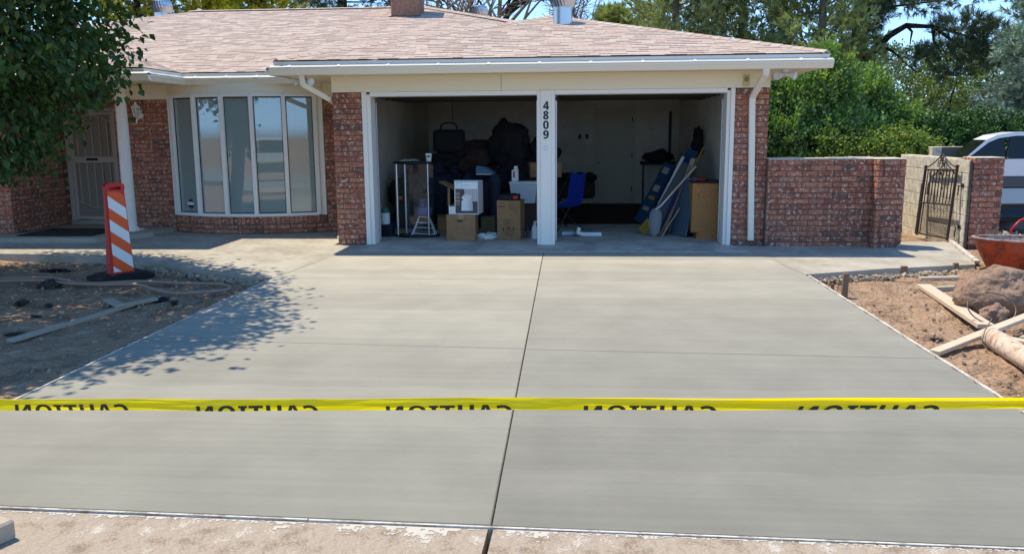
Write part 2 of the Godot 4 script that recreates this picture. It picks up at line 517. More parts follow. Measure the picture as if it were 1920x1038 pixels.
# plan polygon in x, z; up: plan direction uphill; y at origin o; pitch
func shingles(parent: Node3D, poly: PackedVector2Array, o: Vector3, up: Vector2, pitch: float, own: bool, sd: int) -> void:
	rng.seed = sd
	var u := Vector2(-up.y, up.x)
	var o2 := Vector2(o.x, o.z)
	var q := PackedVector2Array()
	var smax := 0.0
	var umin := 1e9
	var umax := -1e9
	for p in poly:
		var d := p - o2
		q.append(Vector2(d.dot(u), d.dot(up)))
		smax = maxf(smax, d.dot(up)); umin = minf(umin, d.dot(u)); umax = maxf(umax, d.dot(u))
	var P := func(a: Vector2, lift: float) -> Vector3:
		var w := o2 + u * a.x + up * a.y
		return Vector3(w.x, o.y + pitch * a.y + lift, w.y)
	var rest := MB.new()
	var base := MB.new()
	var ix := Geometry2D.triangulate_polygon(q)
	for i in range(0, ix.size(), 3):
		var A: Vector3 = P.call(q[ix[i]], -0.004)
		var B: Vector3 = P.call(q[ix[i + 1]], -0.004)
		var C: Vector3 = P.call(q[ix[i + 2]], -0.004)
		if (B - A).cross(C - A).y < 0: base.tri(A, C, B)
		else: base.tri(A, B, C)
	part(parent, "underlay", base, M.shingle_2)
	var ex := 0.141
	var r := 0
	var s := -0.02
	while s < smax:
		var x := umin - rr(0, 0.3)
		while x < umax:
			var w: float = [0.14, 0.19, 0.24, 0.30][rng.randi() % 4]
			var thick := 0.010 if rng.randf() < 0.5 else 0.004
			var tab := PackedVector2Array([Vector2(x + 0.002, s), Vector2(x + w - 0.002, s), Vector2(x + w - 0.002, s + ex + 0.02), Vector2(x + 0.002, s + ex + 0.02)])
			var tone := rng.randi() % 5
			if rng.randf() < 0.12: tone = 2
			for piece in Geometry2D.intersect_polygons(tab, q):
				if Geometry2D.is_polygon_clockwise(piece): piece.reverse()
				var single_node := own and shingle_left > 0
				var mb: MB = MB.new() if single_node else rest
				var base_c: Color = M.shingle_tones[tone]
				mb.col = base_c.srgb_to_linear()
				var top := []
				for a in piece: top.append(P.call(a, lerpf(thick, 0.001, clampf((a.y - s) / ex, 0, 1))))
				var flip := ((top[1] as Vector3) - (top[0] as Vector3)).cross((top[2] as Vector3) - (top[0] as Vector3)).y < 0
				for i in range(1, top.size() - 1):
					if flip: mb.tri(top[0], top[i + 1], top[i])
					else: mb.tri(top[0], top[i], top[i + 1])
				for i in piece.size():
					var a: Vector2 = piece[i]
					var b: Vector2 = piece[(i + 1) % piece.size()]
					if absf(a.y - b.y) < 0.001 and absf(a.y - s) < 0.002 or absf(a.x - b.x) < 0.001:
						var d0: Vector3 = P.call(a, -0.003)
						var d1: Vector3 = P.call(b, -0.003)
						var t0: Vector3 = top[i]
						var t1: Vector3 = top[(i + 1) % piece.size()]
						if flip: mb.quad(t0, t1, d1, d0)
						else: mb.quad(d0, d1, t1, t0)
				if single_node:
					shingle_left -= 1
					part(parent, "shingle", mb, M["shingle_%d" % tone])
			x += w
		s += ex
		r += 1
	stuff(part(parent, "shingles", rest, M.shingle_mix))

func ridge_caps(parent: Node3D, a: Vector3, b: Vector3, w := 0.15) -> void:
	var n := int(a.distance_to(b) / 0.17)
	var dir := (b - a).normalized()
	var side := dir.cross(Vector3.UP).normalized()
	var upn := side.cross(dir).normalized()
	for i in n:
		var p := a.lerp(b, (float(i) + 0.3) / n)
		var q := p + dir * 0.26
		var mb := MB.new()
		var drop := -upn * 0.030
		var l0 := upn * 0.022
		var l1 := upn * 0.012
		mb.quad(p + side * w + drop + l0, q + side * w + drop + l1, q + l1 + upn * 0.01, p + l0 + upn * 0.01)
		mb.quad(p + l0 + upn * 0.01, q + l1 + upn * 0.01, q - side * w + drop + l1, p - side * w + drop + l0)
		mb.quad(p + side * w + drop + l0, p + l0 + upn * 0.01, p, p + side * w + drop)
		mb.quad(p + l0 + upn * 0.01, p - side * w + drop + l0, p - side * w + drop, p)
		part(parent, "ridge_cap", mb, M["shingle_%d" % (rng.randi() % 5)])

# ---------------------------------------------------------------- ground and slabs
const WALK := [[-7.95, 0.98], [-7.3, 1.04], [-6.45, 1.14], [-5.95, 1.36], [-5.5, 1.62], [-4.97, 1.88], [-4.0, 2.45], [-3.12, 2.93]]

func v2(a: Array) -> PackedVector2Array:
	var p := PackedVector2Array()
	for q in a: p.append(Vector2(q[0], q[1]))
	return p

func make_ground() -> void:
	var far := MB.new()
	far.box(Vector3(-250, -0.6, -250), Vector3(250, -0.32, 250))
	structure("ground", far, M.dirt)
	var drive := v2([[-2.80, 0.74], [2.88, 0.74], [3.10, 2.55], [3.06, 9.12], [-3.16, 8.93], [-3.10, 2.95]])
	var walk_l := v2(WALK + [[-2.80, 0.74], [-2.80, -0.0], [-3.14, 0.0], [-3.14, -1.9], [-12.0, -1.9], [-12.0, 0.95]])
	var walk_r := v2([[2.88, 0.74], [3.15, 0.74], [3.15, -0.45], [6.05, -0.45], [5.36, 1.71], [4.15, 2.06], [3.09, 2.52]])
	var n1 := fnoise(301, 0.9, 4)
	var n2 := fnoise(302, 5.0, 3)
	var H := func(x: float, z: float) -> float:
		var p := Vector2(x, z)
		if z > 8.85 or Geometry2D.is_point_in_polygon(p, drive) or Geometry2D.is_point_in_polygon(p, walk_l) or Geometry2D.is_point_in_polygon(p, walk_r) or (x > -13 and x < 3.2 and z < -0.05):
			return -0.17
		var y := -0.095 + n1.get_noise_2d(x * 0.8, z * 0.8) * 0.035 + n2.get_noise_2d(x, z) * 0.017
		if x > 3.2 and z > 0: y += clampf((x - 3.3) * 0.03, 0, 0.06) - 0.015
		if x > 6.3: y += 0.05
		return y
	var g := MB.new()
	var st := 0.10
	var nx := 270
	var nz := 205
	var ys := PackedFloat32Array()
	ys.resize((nx + 1) * (nz + 1))
	for j in nz + 1:
		for i in nx + 1: ys[j * (nx + 1) + i] = H.call(-13.5 + i * st, -11.0 + j * st)
	var N := func(i: int, j: int) -> Vector3:
		var a := ys[j * (nx + 1) + maxi(i - 1, 0)] - ys[j * (nx + 1) + mini(i + 1, nx)]
		var b := ys[maxi(j - 1, 0) * (nx + 1) + i] - ys[mini(j + 1, nz) * (nx + 1) + i]
		return Vector3(a, 2 * st, b).normalized()
	var P := func(i: int, j: int) -> Vector3: return Vector3(-13.5 + i * st, ys[j * (nx + 1) + i], -11.0 + j * st)
	for j in nz:
		for i in nx:
			g.stri(P.call(i, j), P.call(i, j + 1), P.call(i + 1, j + 1), N.call(i, j), N.call(i, j + 1), N.call(i + 1, j + 1))
			g.stri(P.call(i, j), P.call(i + 1, j + 1), P.call(i + 1, j), N.call(i, j), N.call(i + 1, j + 1), N.call(i + 1, j))
	structure("dirt_ground", g, M.dirt)
	# the new driveway: panels with open joints between them
	var dr := Node3D.new()
	put(dr, "driveway", self)
	dr.set_meta("kind", "structure")
	var panel := func(p: Array, m: Material) -> void:
		var b := MB.new()
		b.slab(v2(p), -0.11, -0.003)
		# a slightly rounded rim
		var q := v2(p)
		if Geometry2D.is_polygon_clockwise(q): q.reverse()
		var ins := Geometry2D.offset_polygon(q, -0.003, Geometry2D.JOIN_MITER)
		b.slab(ins[0], -0.003, 0.0)
		part(dr, "concrete_panel", b, m)
	var jx := func(z: float) -> float: return -0.012 + (z - 0.74) * 0.0093
	var g2 := 0.0045
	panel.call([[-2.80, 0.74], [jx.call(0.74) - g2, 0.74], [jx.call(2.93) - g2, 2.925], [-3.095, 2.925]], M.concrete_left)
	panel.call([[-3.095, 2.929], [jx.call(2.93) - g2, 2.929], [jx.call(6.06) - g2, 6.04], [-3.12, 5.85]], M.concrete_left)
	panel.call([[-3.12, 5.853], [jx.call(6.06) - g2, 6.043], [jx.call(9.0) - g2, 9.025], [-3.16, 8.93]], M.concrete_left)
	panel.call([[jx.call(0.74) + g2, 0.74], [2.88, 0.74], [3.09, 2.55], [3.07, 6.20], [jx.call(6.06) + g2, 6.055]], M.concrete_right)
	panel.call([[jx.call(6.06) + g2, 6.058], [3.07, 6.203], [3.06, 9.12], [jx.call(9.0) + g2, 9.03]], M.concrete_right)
	var w := MB.new()
	w.slab(v2(WALK + [[-2.806, 0.735], [-2.79, 0.70], [-2.695, 0.003], [-3.2, 0.003], [-3.2, -1.8], [-12.0, -1.8], [-12.0, 0.95]]), -0.13, -0.004)
	var wl := structure("walkway", w, M.walk_concrete)
	# broken footing rubble under the walkway edge
	var w2 := MB.new()
	w2.slab(v2([[2.885, 0.745], [2.85, 0.735], [2.705, -0.004], [3.18, -0.004], [3.18, -0.45], [6.05, -0.45], [5.36, 1.71], [4.15, 2.06], [3.105, 2.50]]), -0.15, -0.003)
	structure("side_path", w2, M.walk_concrete)
	var fl := MB.new()
	fl.slab(v2([[-2.78, 0.70], [2.84, 0.735], [2.70, 0.0], [2.95, -0.1], [2.95, -7.2], [-3.0, -7.2], [-3.0, -0.1], [-2.69, 0.0]]), -0.15, 0.008)
	structure("garage_floor", fl, M.floor_concrete)
	var po := MB.new()
	po.slab(v2([[-8.9, -0.2], [-7.05, -0.2], [-6.5, -0.95], [-6.5, -1.9], [-7.3, -2.4], [-8.9, -2.4]]), -0.1, 0.07)
	structure("porch_floor", po, M.walk_concrete)
	var ap := MB.new()
	ap.slab(v2([[-9, 8.82], [-3.16, 8.962], [jx.call(9.0) - 0.012, 9.054], [jx.call(9.0) - 0.05, 10.9], [-9, 10.9]]), -0.3, -0.006)
	var apn := structure("sidewalk", ap, M.old_concrete)
	var ap2 := MB.new()
	ap2.slab(v2([[jx.call(9.0) + 0.012, 9.055], [3.06, 9.148], [9, 9.30], [9, 10.9], [jx.call(9.0) - 0.026, 10.9]]), -0.3, -0.004)
	part(apn, "sidewalk_panel", ap2, M.old_concrete)
	var ro := MB.new()
	ro.slab(v2([[-80, 11.2], [80, 11.2], [80, 19], [-80, 19]]), -0.31, -0.15)
	structure("road", ro, mat("asphalt", Color(0.50, 0.49, 0.47), 0.9))
	# lime splashed over the old concrete along the joint: thin crusts of their own shape
	var cn := fnoise(88, 2.4, 3)
	var cf := fnoise(89, 16.0, 3)
	var sp := MB.new()
	var q := 0.009
	for xi in int(5.2 / q):
		var x := -2.6 + xi * q
		var edge := 8.966 + (x + 3.16) * 0.0286
		for zi in 16:
			var z := edge + zi * q
			var reach := 0.022 + 0.085 * clampf(cn.get_noise_2d(x, 3.0) * 1.6 + 0.55 - 0.75 * absf(x + 0.5), 0, 1)
			if zi * q > reach * (1.0 + cf.get_noise_2d(x * 1.5, z * 1.5) * 1.6) - 0.020 + cf.get_noise_2d(x * 4.0, z * 4.0) * 0.02: continue
			if absf(x - 0.065) < 0.02: continue
			var yy := -0.0045 if x < 0.06 else -0.0025
			sp.quad(Vector3(x, yy, z + q), Vector3(x + q, yy, z + q), Vector3(x + q, yy, z), Vector3(x, yy, z))
	stuff(part(apn, "lime_crust", sp, M.plaster_white))

func form_boards() -> void:
	var add := func(a: Vector3, b: Vector3, w: float, label: String, h := 0.10) -> void:
		var mb := MB.new()
		var n := int(a.distance_to(b) / 0.35)
		for i in n:   # slightly wandering board
			var p := a.lerp(b, float(i) / n)
			var q := a.lerp(b, float(i + 1) / n)
			p.x += sin(i * 1.3) * 0.004; q.x += sin((i + 1) * 1.3) * 0.004
			mb.bar(p, q, w, h)
		single("form_board", label, "board", mb, M.form_face)
	add.call(Vector3(3.112, -0.046, 2.60), Vector3(3.082, -0.046, 9.13), 0.024, "long pale form board edging the right side of the driveway beside the dirt")
	add.call(Vector3(-3.118, -0.050, 3.05), Vector3(-3.182, -0.050, 8.93), 0.020, "long form board edging the left side of the driveway in tree shade")
	add.call(Vector3(-3.15, -0.048, 8.946), Vector3(-0.75, -0.048, 9.018), 0.013, "thin white form strip along driveway foot, left of its centre joint")
	add.call(Vector3(-0.74, -0.048, 9.020), Vector3(3.06, -0.048, 9.135), 0.013, "thin white form strip along driveway foot, right of the break near its centre")

# ---------------------------------------------------------------- house
const PG := 0.264
const PM := 0.272

func make_house() -> void:
	mat("guard_paint", Color(0.74, 0.73, 0.68), 0.6)
	rng.seed = 901
	var house := thing("brick_house", "single storey red brick house with pink shingle hip roof and open double garage", "house")
	# --- garage front
	var pier := func(x0: float, x1: float, h: float, z: float) -> Node3D:
		var c := MB.new()
		c.box(Vector3(x0 + 0.008, -0.05, z - 0.30), Vector3(x1 - 0.008, h, z - 0.006))
		return part(house, "brick_pier", c, M.mortar)
	var p1: Node3D = pier.call(-3.135, -2.69, 2.236, 0.0)
	brick_field(house, p1, Transform3D(Basis.IDENTITY, Vector3(-3.135, 0, 0)), 0.445, 2.236)
	var p2: Node3D = pier.call(2.672, 3.155, 2.232, 0.0)
	brick_field(house, p2, Transform3D(Basis.IDENTITY, Vector3(2.672, 0, 0)), 0.483, 2.232)
	# wall by the lamp
	var lw := MB.new()
	lw.box(Vector3(-7.45, -0.05, -2.05), Vector3(-6.40, 2.25, -1.758))
	var lwn := part(house, "front_wall", lw, M.mortar)
	brick_field(house, lwn, Transform3D(Basis.IDENTITY, Vector3(-7.45, 0.0, -1.75)), 1.03, 2.245)
	# strip between window and garage, window base, entrance side wall, entrance wall
	var sw := MB.new()
	sw.box(Vector3(-3.80, -0.05, -2.05), Vector3(-3.1, 2.25, -1.758))
	var swn := part(house, "front_wall", sw, M.mortar)
	var bay := MB.new()
	var arc := []
	for i in 25:
		var x := lerpf(-6.47, -3.80, i / 24.0)
		arc.append(Vector2(x, bow(x) + 0.03))
	var bp := PackedVector2Array(arc)
	bp.append(Vector2(-3.80, -2.1)); bp.append(Vector2(-6.47, -2.1))
	bay.slab(bp, -0.05, 0.285)
	var bayn := part(house, "window_base", bay, M.mortar)
	# soldier course and stretchers round the bow
	var walk_arc := func(step: float, y: float, turn: bool) -> void:
		var x := -6.45 + (step * 0.5 if int(y * 50) % 2 else 0.0)
		while x < -3.85:
			var sl := (bow(x + 0.01) - bow(x - 0.01)) / 0.02
			var b := Basis(Vector3.UP, -atan(sl))
			var t := Transform3D(b, Vector3(x, y, bow(x) + 0.04))
			if turn: t = t * Transform3D(Basis(Vector3(0, 0, 1), PI / 2).scaled_local(Vector3(0.62, 1, 1)), Vector3.ZERO)
			else: t = t * Transform3D(Basis.from_scale(Vector3(1, 0.92, 1)), Vector3.ZERO)
			lay_brick(house, bayn, t)
			x += step * cos(atan(sl))
	walk_arc.call(0.0725, 0.222, true)
	brick_field(house, swn, Transform3D(Basis.IDENTITY, Vector3(-3.80, 0, -1.75)), 0.665, 2.245)
	for r in 2: walk_arc.call(0.217, 0.037 + r * 0.074, false)
	var ew := MB.new()
	ew.box(Vector3(-12, -0.05, -1.0), Vector3(-8.728, 2.45, -0.708))
	ew.box(Vector3(-9.0, -0.05, -2.5), Vector3(-8.728, 2.45, -1.0))
	var ewn := part(house, "entrance_wall", ew, M.mortar)
	brick_field(house, ewn, Transform3D(Basis(Vector3.UP, PI / 2), Vector3(-8.72, 0, -0.70)), 1.5, 2.42)
	brick_field(house, ewn, Transform3D(Basis.IDENTITY, Vector3(-10.9, 0, -0.70)), 2.18, 2.42)
	var dw := MB.new()
	dw.box(Vector3(-8.9, -0.05, -2.5), Vector3(-8.63, 2.45, -2.208))
	dw.box(Vector3(-7.66, -0.05, -2.5), Vector3(-7.40, 2.45, -2.208))
	dw.box(Vector3(-8.63, 2.12, -2.5), Vector3(-7.66, 2.45, -2.208))
	dw.box(Vector3(-7.45, -0.05, -2.208), Vector3(-7.30, 2.45, -1.80))
	var dwn := part(house, "door_wall", dw, M.mortar)
	brick_field(house, dwn, Transform3D(Basis.IDENTITY, Vector3(-8.72, 0.0, -2.2)), 1.27, 2.42, func(x: float, y: float) -> bool: return x > 0.1 and x < 1.06 and y < 2.12)
	finish_bricks()
	# shell and garage room
	var sh := MB.new()
	sh.box(Vector3(-12, -0.1, -15.2), Vector3(-11.75, 2.5, -1.0))
	sh.box(Vector3(-11.75, -0.1, -15.2), Vector3(3.14, 2.5, -14.95))
	sh.box(Vector3(2.90, -0.1, -14.95), Vector3(3.14, 2.5, -0.31))
	sh.box(Vector3(-7.3, -0.1, -4.6), Vector3(-3.14, 2.44, -4.5))
	sh.box(Vector3(-7.45, -0.1, -4.5), Vector3(-7.35, 2.44, -2.5))
	part(house, "shell", sh, M.plaster)
	var gw := MB.new()
	gw.box(Vector3(-3.125, -0.02, -7.2), Vector3(-2.93, 2.40, -0.31))
	gw.box(Vector3(2.75, -0.02, -7.2), Vector3(2.89, 2.40, -0.31))
	gw.box(Vector3(-2.93, -0.02, -7.2), Vector3(0.86, 2.40, -7.05))
	gw.box(Vector3(1.76, -0.02, -7.2), Vector3(2.75, 2.40, -7.05))
	gw.box(Vector3(0.86, 2.10, -7.2), Vector3(1.76, 2.40, -7.05))
	part(house, "garage_wall", gw, M.plaster)
	var gc := MB.new()
	gc.box(Vector3(-3.125, 2.41, -7.2), Vector3(2.89, 2.5, -0.16))
	part(house, "garage_ceiling", gc, M.plaster)
	var gd := MB.new()
	gd.box(Vector3(0.90, 0.01, -7.12), Vector3(1.72, 2.08, -7.075), 0.004)
	var gdn := part(house, "inner_door", gd, mat("inner_door_paint", Color(0.82, 0.79, 0.71), 0.6))
	var tr := MB.new()
	tr.box(Vector3(0.83, 0, -7.052), Vector3(0.898, 2.155, -7.03)); tr.box(Vector3(1.722, 0, -7.052), Vector3(1.79, 2.155, -7.03)); tr.box(Vector3(0.83, 2.085, -7.03), Vector3(1.79, 2.15, -7.015))
	part(gdn, "door_frame", tr, M.inner_door_paint)
	var kb := MB.new()
	kb.lathe([Vector2(0, 0), Vector2(0.018, 0.0), Vector2(0.018, 0.03), Vector2(0.033, 0.045), Vector2(0.03, 0.07), Vector2(0, 0.078)], 12)
	var kn := part(gdn, "door_knob", kb, M.steel)
	kn.position = Vector3(0.955, 0.93, -7.075); kn.rotation.x = PI / 2
	for y in [0.3, 1.05, 1.85]:
		var hg := MB.new()
		hg.box(Vector3(1.700, y, -7.073), Vector3(1.720, y + 0.1, -7.066))
		part(gdn, "hinge", hg, M.dark_metal)
	for x in [0.53, 0.69]:
		var ou := MB.new()
		ou.box(Vector3(x - 0.035, 1.47, -7.048), Vector3(x + 0.035, 1.58, -7.037), 0.003)
		part(house, "wall_switch", ou, M.dark_metal)
	# header board, trims, centre post
	var hb := MB.new()
	hb.box(Vector3(-3.135, 2.24, -0.30), Vector3(-0.648, 2.475, 0.004))
	hb.box(Vector3(-0.642, 2.24, -0.30), Vector3(3.158, 2.475, 0.004))
	hb.box(Vector3(-3.137, 1.98, -1.755), Vector3(-3.125, 2.475, -0.30))
	part(house, "header_board", hb, M.cream_paint)
	var fr := MB.new()
	fr.box(Vector3(-3.8, 2.24, -1.95), Vector3(-3.137, 2.475, -1.735))
	fr.box(Vector3(-6.47, 2.315, -1.95), Vector3(-3.8, 2.475, -1.735))
	fr.box(Vector3(-7.46, 2.24, -1.95), Vector3(-6.47, 2.475, -1.735))
	# the frieze over the bow follows it
	var fb := PackedVector2Array()
	for i in 25:
		var x := lerpf(-6.47, -3.80, i / 24.0)
		fb.append(Vector2(x, bow(x) + 0.045))
	fb.append(Vector2(-3.80, -1.80)); fb.append(Vector2(-6.47, -1.80))
	fr.slab(fb, 2.305, 2.475)
	part(house, "frieze_board", fr, M.cream_paint)
	var jamb := func(x0: float, x1: float, z0: float, z1: float, y0: float, y1: float) -> void:
		var b := MB.new()
		b.box(Vector3(x0, y0, z0), Vector3(x1, y1, z1), 0.004)
		part(house, "door_trim", b, M.white_paint)
	jamb.call(-2.692, -2.625, -0.30, 0.018, 0.0, 2.24)
	jamb.call(-2.625, -2.569, -0.30, -0.02, 0.0, 2.21)
	jamb.call(2.569, 2.618, -0.30, -0.02, 0.0, 2.21)
	jamb.call(2.618, 2.676, -0.30, 0.018, 0.0, 2.24)
	jamb.call(-2.569, -0.129, -0.30, 0.012, 2.176, 2.238)
	jamb.call(0.129, 2.569, -0.30, 0.012, 2.176, 2.238)
	var post := MB.new()
	post.box(Vector3(-0.129, 0.0, -0.30), Vector3(0.129, 2.239, 0.0), 0.004)
	post.box(Vector3(-0.078, 0.0, 0.0), Vector3(0.078, 2.237, 0.020), 0.004)
	var pn := part(house, "centre_post", post, M.white_paint)
	var digits := "4809"
	for i in 4:
		var tm := TextMesh.new()
		tm.text = digits[i]
		var sf := SystemFont.new()
		sf.font_names = PackedStringArray(["Droid Sans"])
		sf.font_weight = 700
		tm.font = sf
		tm.font_size = 64
		tm.pixel_size = 0.00255
		tm.depth = 0.008
		tm.material = M.black_paint
		var o := MeshInstance3D.new()
		o.mesh = tm
		put(o, "house_number", pn)
		o.position = Vector3(0.0, 2.018 - i * 0.137, 0.025)
		o.set_meta("label", "black house number digit %s" % digits[i])
	var kp := MB.new()
	kp.box(Vector3(-0.031, 1.385, 0.020), Vector3(0.031, 1.455, 0.030), 0.003)
	var kpn := part(pn, "doorbell_plate", kp, M.white_plastic)
	var al := MB.new()
	al.box(Vector3(2.775, 2.26, 0.004), Vector3(2.865, 2.41, 0.030), 0.004)
	var aln := part(house, "alarm_box", al, mat("ivory", Color(0.80, 0.72, 0.46), 0.6))
	var ring := MB.new()
	ring.lathe([Vector2(0.016, 0), Vector2(0.028, 0), Vector2(0.028, 0.008), Vector2(0.016, 0.008), Vector2(0.016, 0)], 18)
	var rn := part(aln, "ring", ring, M.grey_plastic)
	rn.position = Vector3(2.82, 2.355, 0.030); rn.rotation.x = PI / 2
	# raised garage doors, overhead, with tracks
	for s in [[-2.56, -0.14], [0.14, 2.56]]:
		var rd := MB.new()
		rd.box(Vector3(s[0], 2.21, -2.45), Vector3(s[1], 2.255, -0.36), 0.004)
		for k in 5: rd.box(Vector3(s[0] + 0.02, 2.165, -0.42 - k * 0.49), Vector3(s[1] - 0.02, 2.21, -0.385 - k * 0.49))
		var rdn := part(house, "garage_door", rd, mat("door_under", Color(0.16, 0.15, 0.14), 0.7))
		for x in [s[0] - 0.01, s[1] + 0.01]:
			var tk := MB.new()
			tk.bar(Vector3(x, 2.19, -0.45), Vector3(x, 2.19, -3.2), 0.03, 0.06)
			tk.bar(Vector3(x, 0.02, -0.34), Vector3(x, 2.1, -0.34), 0.03, 0.04)
			part(rdn, "track", tk, M.galvanised)
	make_roof(house)
	make_window(house)
	make_entrance(house)

func bow(x: float) -> float: return -1.365 - 0.36 * pow((x + 5.12) / 1.27, 2)

func make_roof(house: Node3D) -> void:
	var roof := Node3D.new()
	put(roof, "roof", house)
	var A := Vector3(-3.83, 2.665, 0.46)
	var B := Vector3(3.83, 2.665, 0.46)
	var C := Vector3(0, 2.665 + PG * 3.83, -3.37)
	shingles(roof, v2([[-3.83, 0.46], [3.83, 0.46], [0, -3.37]]), A, Vector2(0, -1), PG, true, 3)
	shingles(roof, v2([[-3.83, 0.46], [0, -3.37], [0, -5.12], [-3.83, -1.42]]), A, Vector2(1, 0), PG, false, 4)
	shingles(roof, v2([[3.83, 0.46], [0, -3.37], [0, -5.12], [3.83, -9]]), B, Vector2(-1, 0), PG, false, 5)
	shingles(roof, v2([[-12.05, -5.7], [-12.05, -4.3], [-9.05, -4.42], [-6.05, -1.42], [-3.83, -1.42], [0, -5.12], [-3.25, -8.75], [-9.0, -8.75]]), Vector3(-6.05, 2.65, -1.42), Vector2(0, -1), PM, false, 6)
	shingles(roof, v2([[-6.05, -0.15], [-9.05, -3.15], [-9.05, -4.42], [-6.05, -1.42]]), Vector3(-6.05, 2.65, -0.15), Vector2(-1, 0), PM, false, 7)
	shingles(roof, v2([[-12.05, -0.15], [-6.05, -0.15], [-9.05, -3.15]]), Vector3(-12.05, 2.65, -0.15), Vector2(0, -1), PM, false, 8)
	var yM := 2.65 + PM * 7.33
	var rest := MB.new()   # slopes that face away
	var pl := func(p: Array) -> void:
		for i in range(1, p.size() - 1): rest.tri(p[0], p[i], p[i + 1])
	var R0 := Vector3(-3.25, yM, -8.75)
	var L0 := Vector3(-9.0, yM, -8.75)
	pl.call([Vector3(3.83, 2.66, -9), Vector3(3.83, 2.66, -15.5), R0, Vector3(0, 3.68, -5.12)])
	pl.call([Vector3(3.83, 2.66, -15.5), Vector3(-12.05, 2.66, -15.5), L0, R0])
	pl.call([Vector3(-12.05, 2.66, -15.5), Vector3(-12.05, 2.66, -5.7), L0])
	pl.call([Vector3(-12.05, 2.65, -4.42), Vector3(-12.05, 2.65, -0.15), Vector3(-9.05, 3.466, -3.15), Vector3(-9.05, 3.466, -4.42)])
	part(roof, "rear_slope", rest, M.shingle_0)
	rng.seed = 12
	ridge_caps(roof, A, C, 0.10)
	ridge_caps(roof, B, C, 0.10)
	ridge_caps(roof, Vector3(0, 3.68, -5.12), R0)
	ridge_caps(roof, R0, L0)
	ridge_caps(roof, Vector3(-12.0, 2.66, -5.75), L0)
	# soffits, fascia, gutters
	var so := MB.new()
	so.slab(v2([[-3.80, 0.42], [3.80, 0.42], [3.80, -15], [3.14, -15], [3.14, 0.01], [-3.135, 0.01], [-3.135, -1.74], [-3.80, -1.74]]), 2.476, 2.49)
	so.slab(v2([[-12, -0.19], [-6.09, -0.19], [-6.09, -1.45], [-3.80, -1.45], [-3.80, -1.74], [-7.4, -1.74], [-7.4, -2.3], [-12, -2.3]]), 2.477, 2.491)
	part(house, "soffit", so, M.soffit_paint)
	var fa := MB.new()
	fa.box(Vector3(-3.825, 2.515, 0.42), Vector3(3.825, 2.652, 0.445))
	fa.box(Vector3(-3.825, 2.515, -1.40), Vector3(-3.80, 2.652, 0.42))
	fa.box(Vector3(3.80, 2.515, -15), Vector3(3.825, 2.652, 0.42))
	fa.box(Vector3(-6.04, 2.50, -1.445), Vector3(-3.826, 2.638, -1.42))
	fa.box(Vector3(-6.065, 2.50, -1.42), Vector3(-6.04, 2.638, -0.19))
	fa.box(Vector3(-12, 2.50, -0.19), Vector3(-6.04, 2.638, -0.165))
	part(house, "fascia", fa, M.white_paint)
	var gutter := func(a: Vector3, b: Vector3, out: Vector3, brackets: int) -> void:
		var d := (b - a).normalized()
		var prof := [Vector2(0.002, 0.095), Vector2(0.002, 0.0), Vector2(0.065, 0.0), Vector2(0.09, 0.045), Vector2(0.112, 0.075), Vector2(0.112, 0.098), Vector2(0.098, 0.098), Vector2(0.098, 0.088), Vector2(0.106, 0.088), Vector2(0.106, 0.078), Vector2(0.084, 0.048), Vector2(0.06, 0.006), Vector2(0.008, 0.006), Vector2(0.008, 0.095)]
		var mb := MB.new()
		for i in prof.size():
			var p: Vector2 = prof[i]
			var q: Vector2 = prof[(i + 1) % prof.size()]
			var P := a + out * p.x + Vector3.UP * p.y
			var Q := a + out * q.x + Vector3.UP * q.y
			var P2 := b + out * p.x + Vector3.UP * p.y
			var Q2 := b + out * q.x + Vector3.UP * q.y
			if d.cross(Vector3.UP).dot(out) > 0: mb.quad(P, P2, Q2, Q)
			else: mb.quad(P, Q, Q2, P2)
		for e in [a, b]:
			var c: Vector3 = e
			mb.quad(c + out * 0.003, c + out * 0.065, c + out * 0.111 + Vector3.UP * 0.08, c + Vector3.UP * 0.09 + out * 0.003)
		var gn := part(house, "gutter", mb, M.gutter_paint)
		for i in brackets:
			var p := a.lerp(b, (i + 0.4) / brackets)
			var br := MB.new()
			br.bar(p + out * 0.008 + Vector3.UP * 0.143, p + out * 0.119 + Vector3.UP * 0.106, 0.035, 0.006)
			part(gn, "bracket", br, M.white_paint)
		var gg := MB.new()   # sloping guard over the trough
		var g0 := out * 0.001 + Vector3.UP * 0.140
		var g1 := out * 0.116 + Vector3.UP * 0.1005
		for e in [0.0, 0.003]:
			var l: Vector3 = Vector3.UP * e
			if d.cross(Vector3.UP).dot(out) > 0: gg.quad(a + g0 + l, b + g0 + l, b + g1 + l, a + g1 + l)
			else: gg.quad(a + g0 + l, a + g1 + l, b + g1 + l, b + g0 + l)
		part(gn, "gutter_guard", gg, M.guard_paint)
	gutter.call(Vector3(-3.86, 2.462, 0.447), Vector3(3.86, 2.462, 0.447), Vector3(0, 0, 1), 11)
	gutter.call(Vector3(-3.827, 2.462, 0.44), Vector3(-3.827, 2.462, -1.38), Vector3(-1, 0, 0), 3)
	gutter.call(Vector3(-6.0, 2.452, -1.418), Vector3(-3.93, 2.452, -1.418), Vector3(0, 0, 1), 4)
	gutter.call(Vector3(-6.037, 2.452, -0.16), Vector3(-6.037, 2.452, -1.40), Vector3(1, 0, 0), 3)
	gutter.call(Vector3(-12, 2.452, -0.163), Vector3(-5.93, 2.452, -0.163), Vector3(0, 0, 1), 8)
	# downspouts
	var ds := func(pts: Array, w: float, dd: float) -> void:
		var mb := MB.new()
		for i in pts.size() - 1:
			var a: Vector3 = pts[i]
			var b: Vector3 = pts[i + 1]
			var e := (b - a).normalized() * 0.012
			mb.bar(a - e, b + e, w, dd, 0.008, Vector3(0, 0, 1))
		part(house, "downspout", mb, M.gutter_paint)
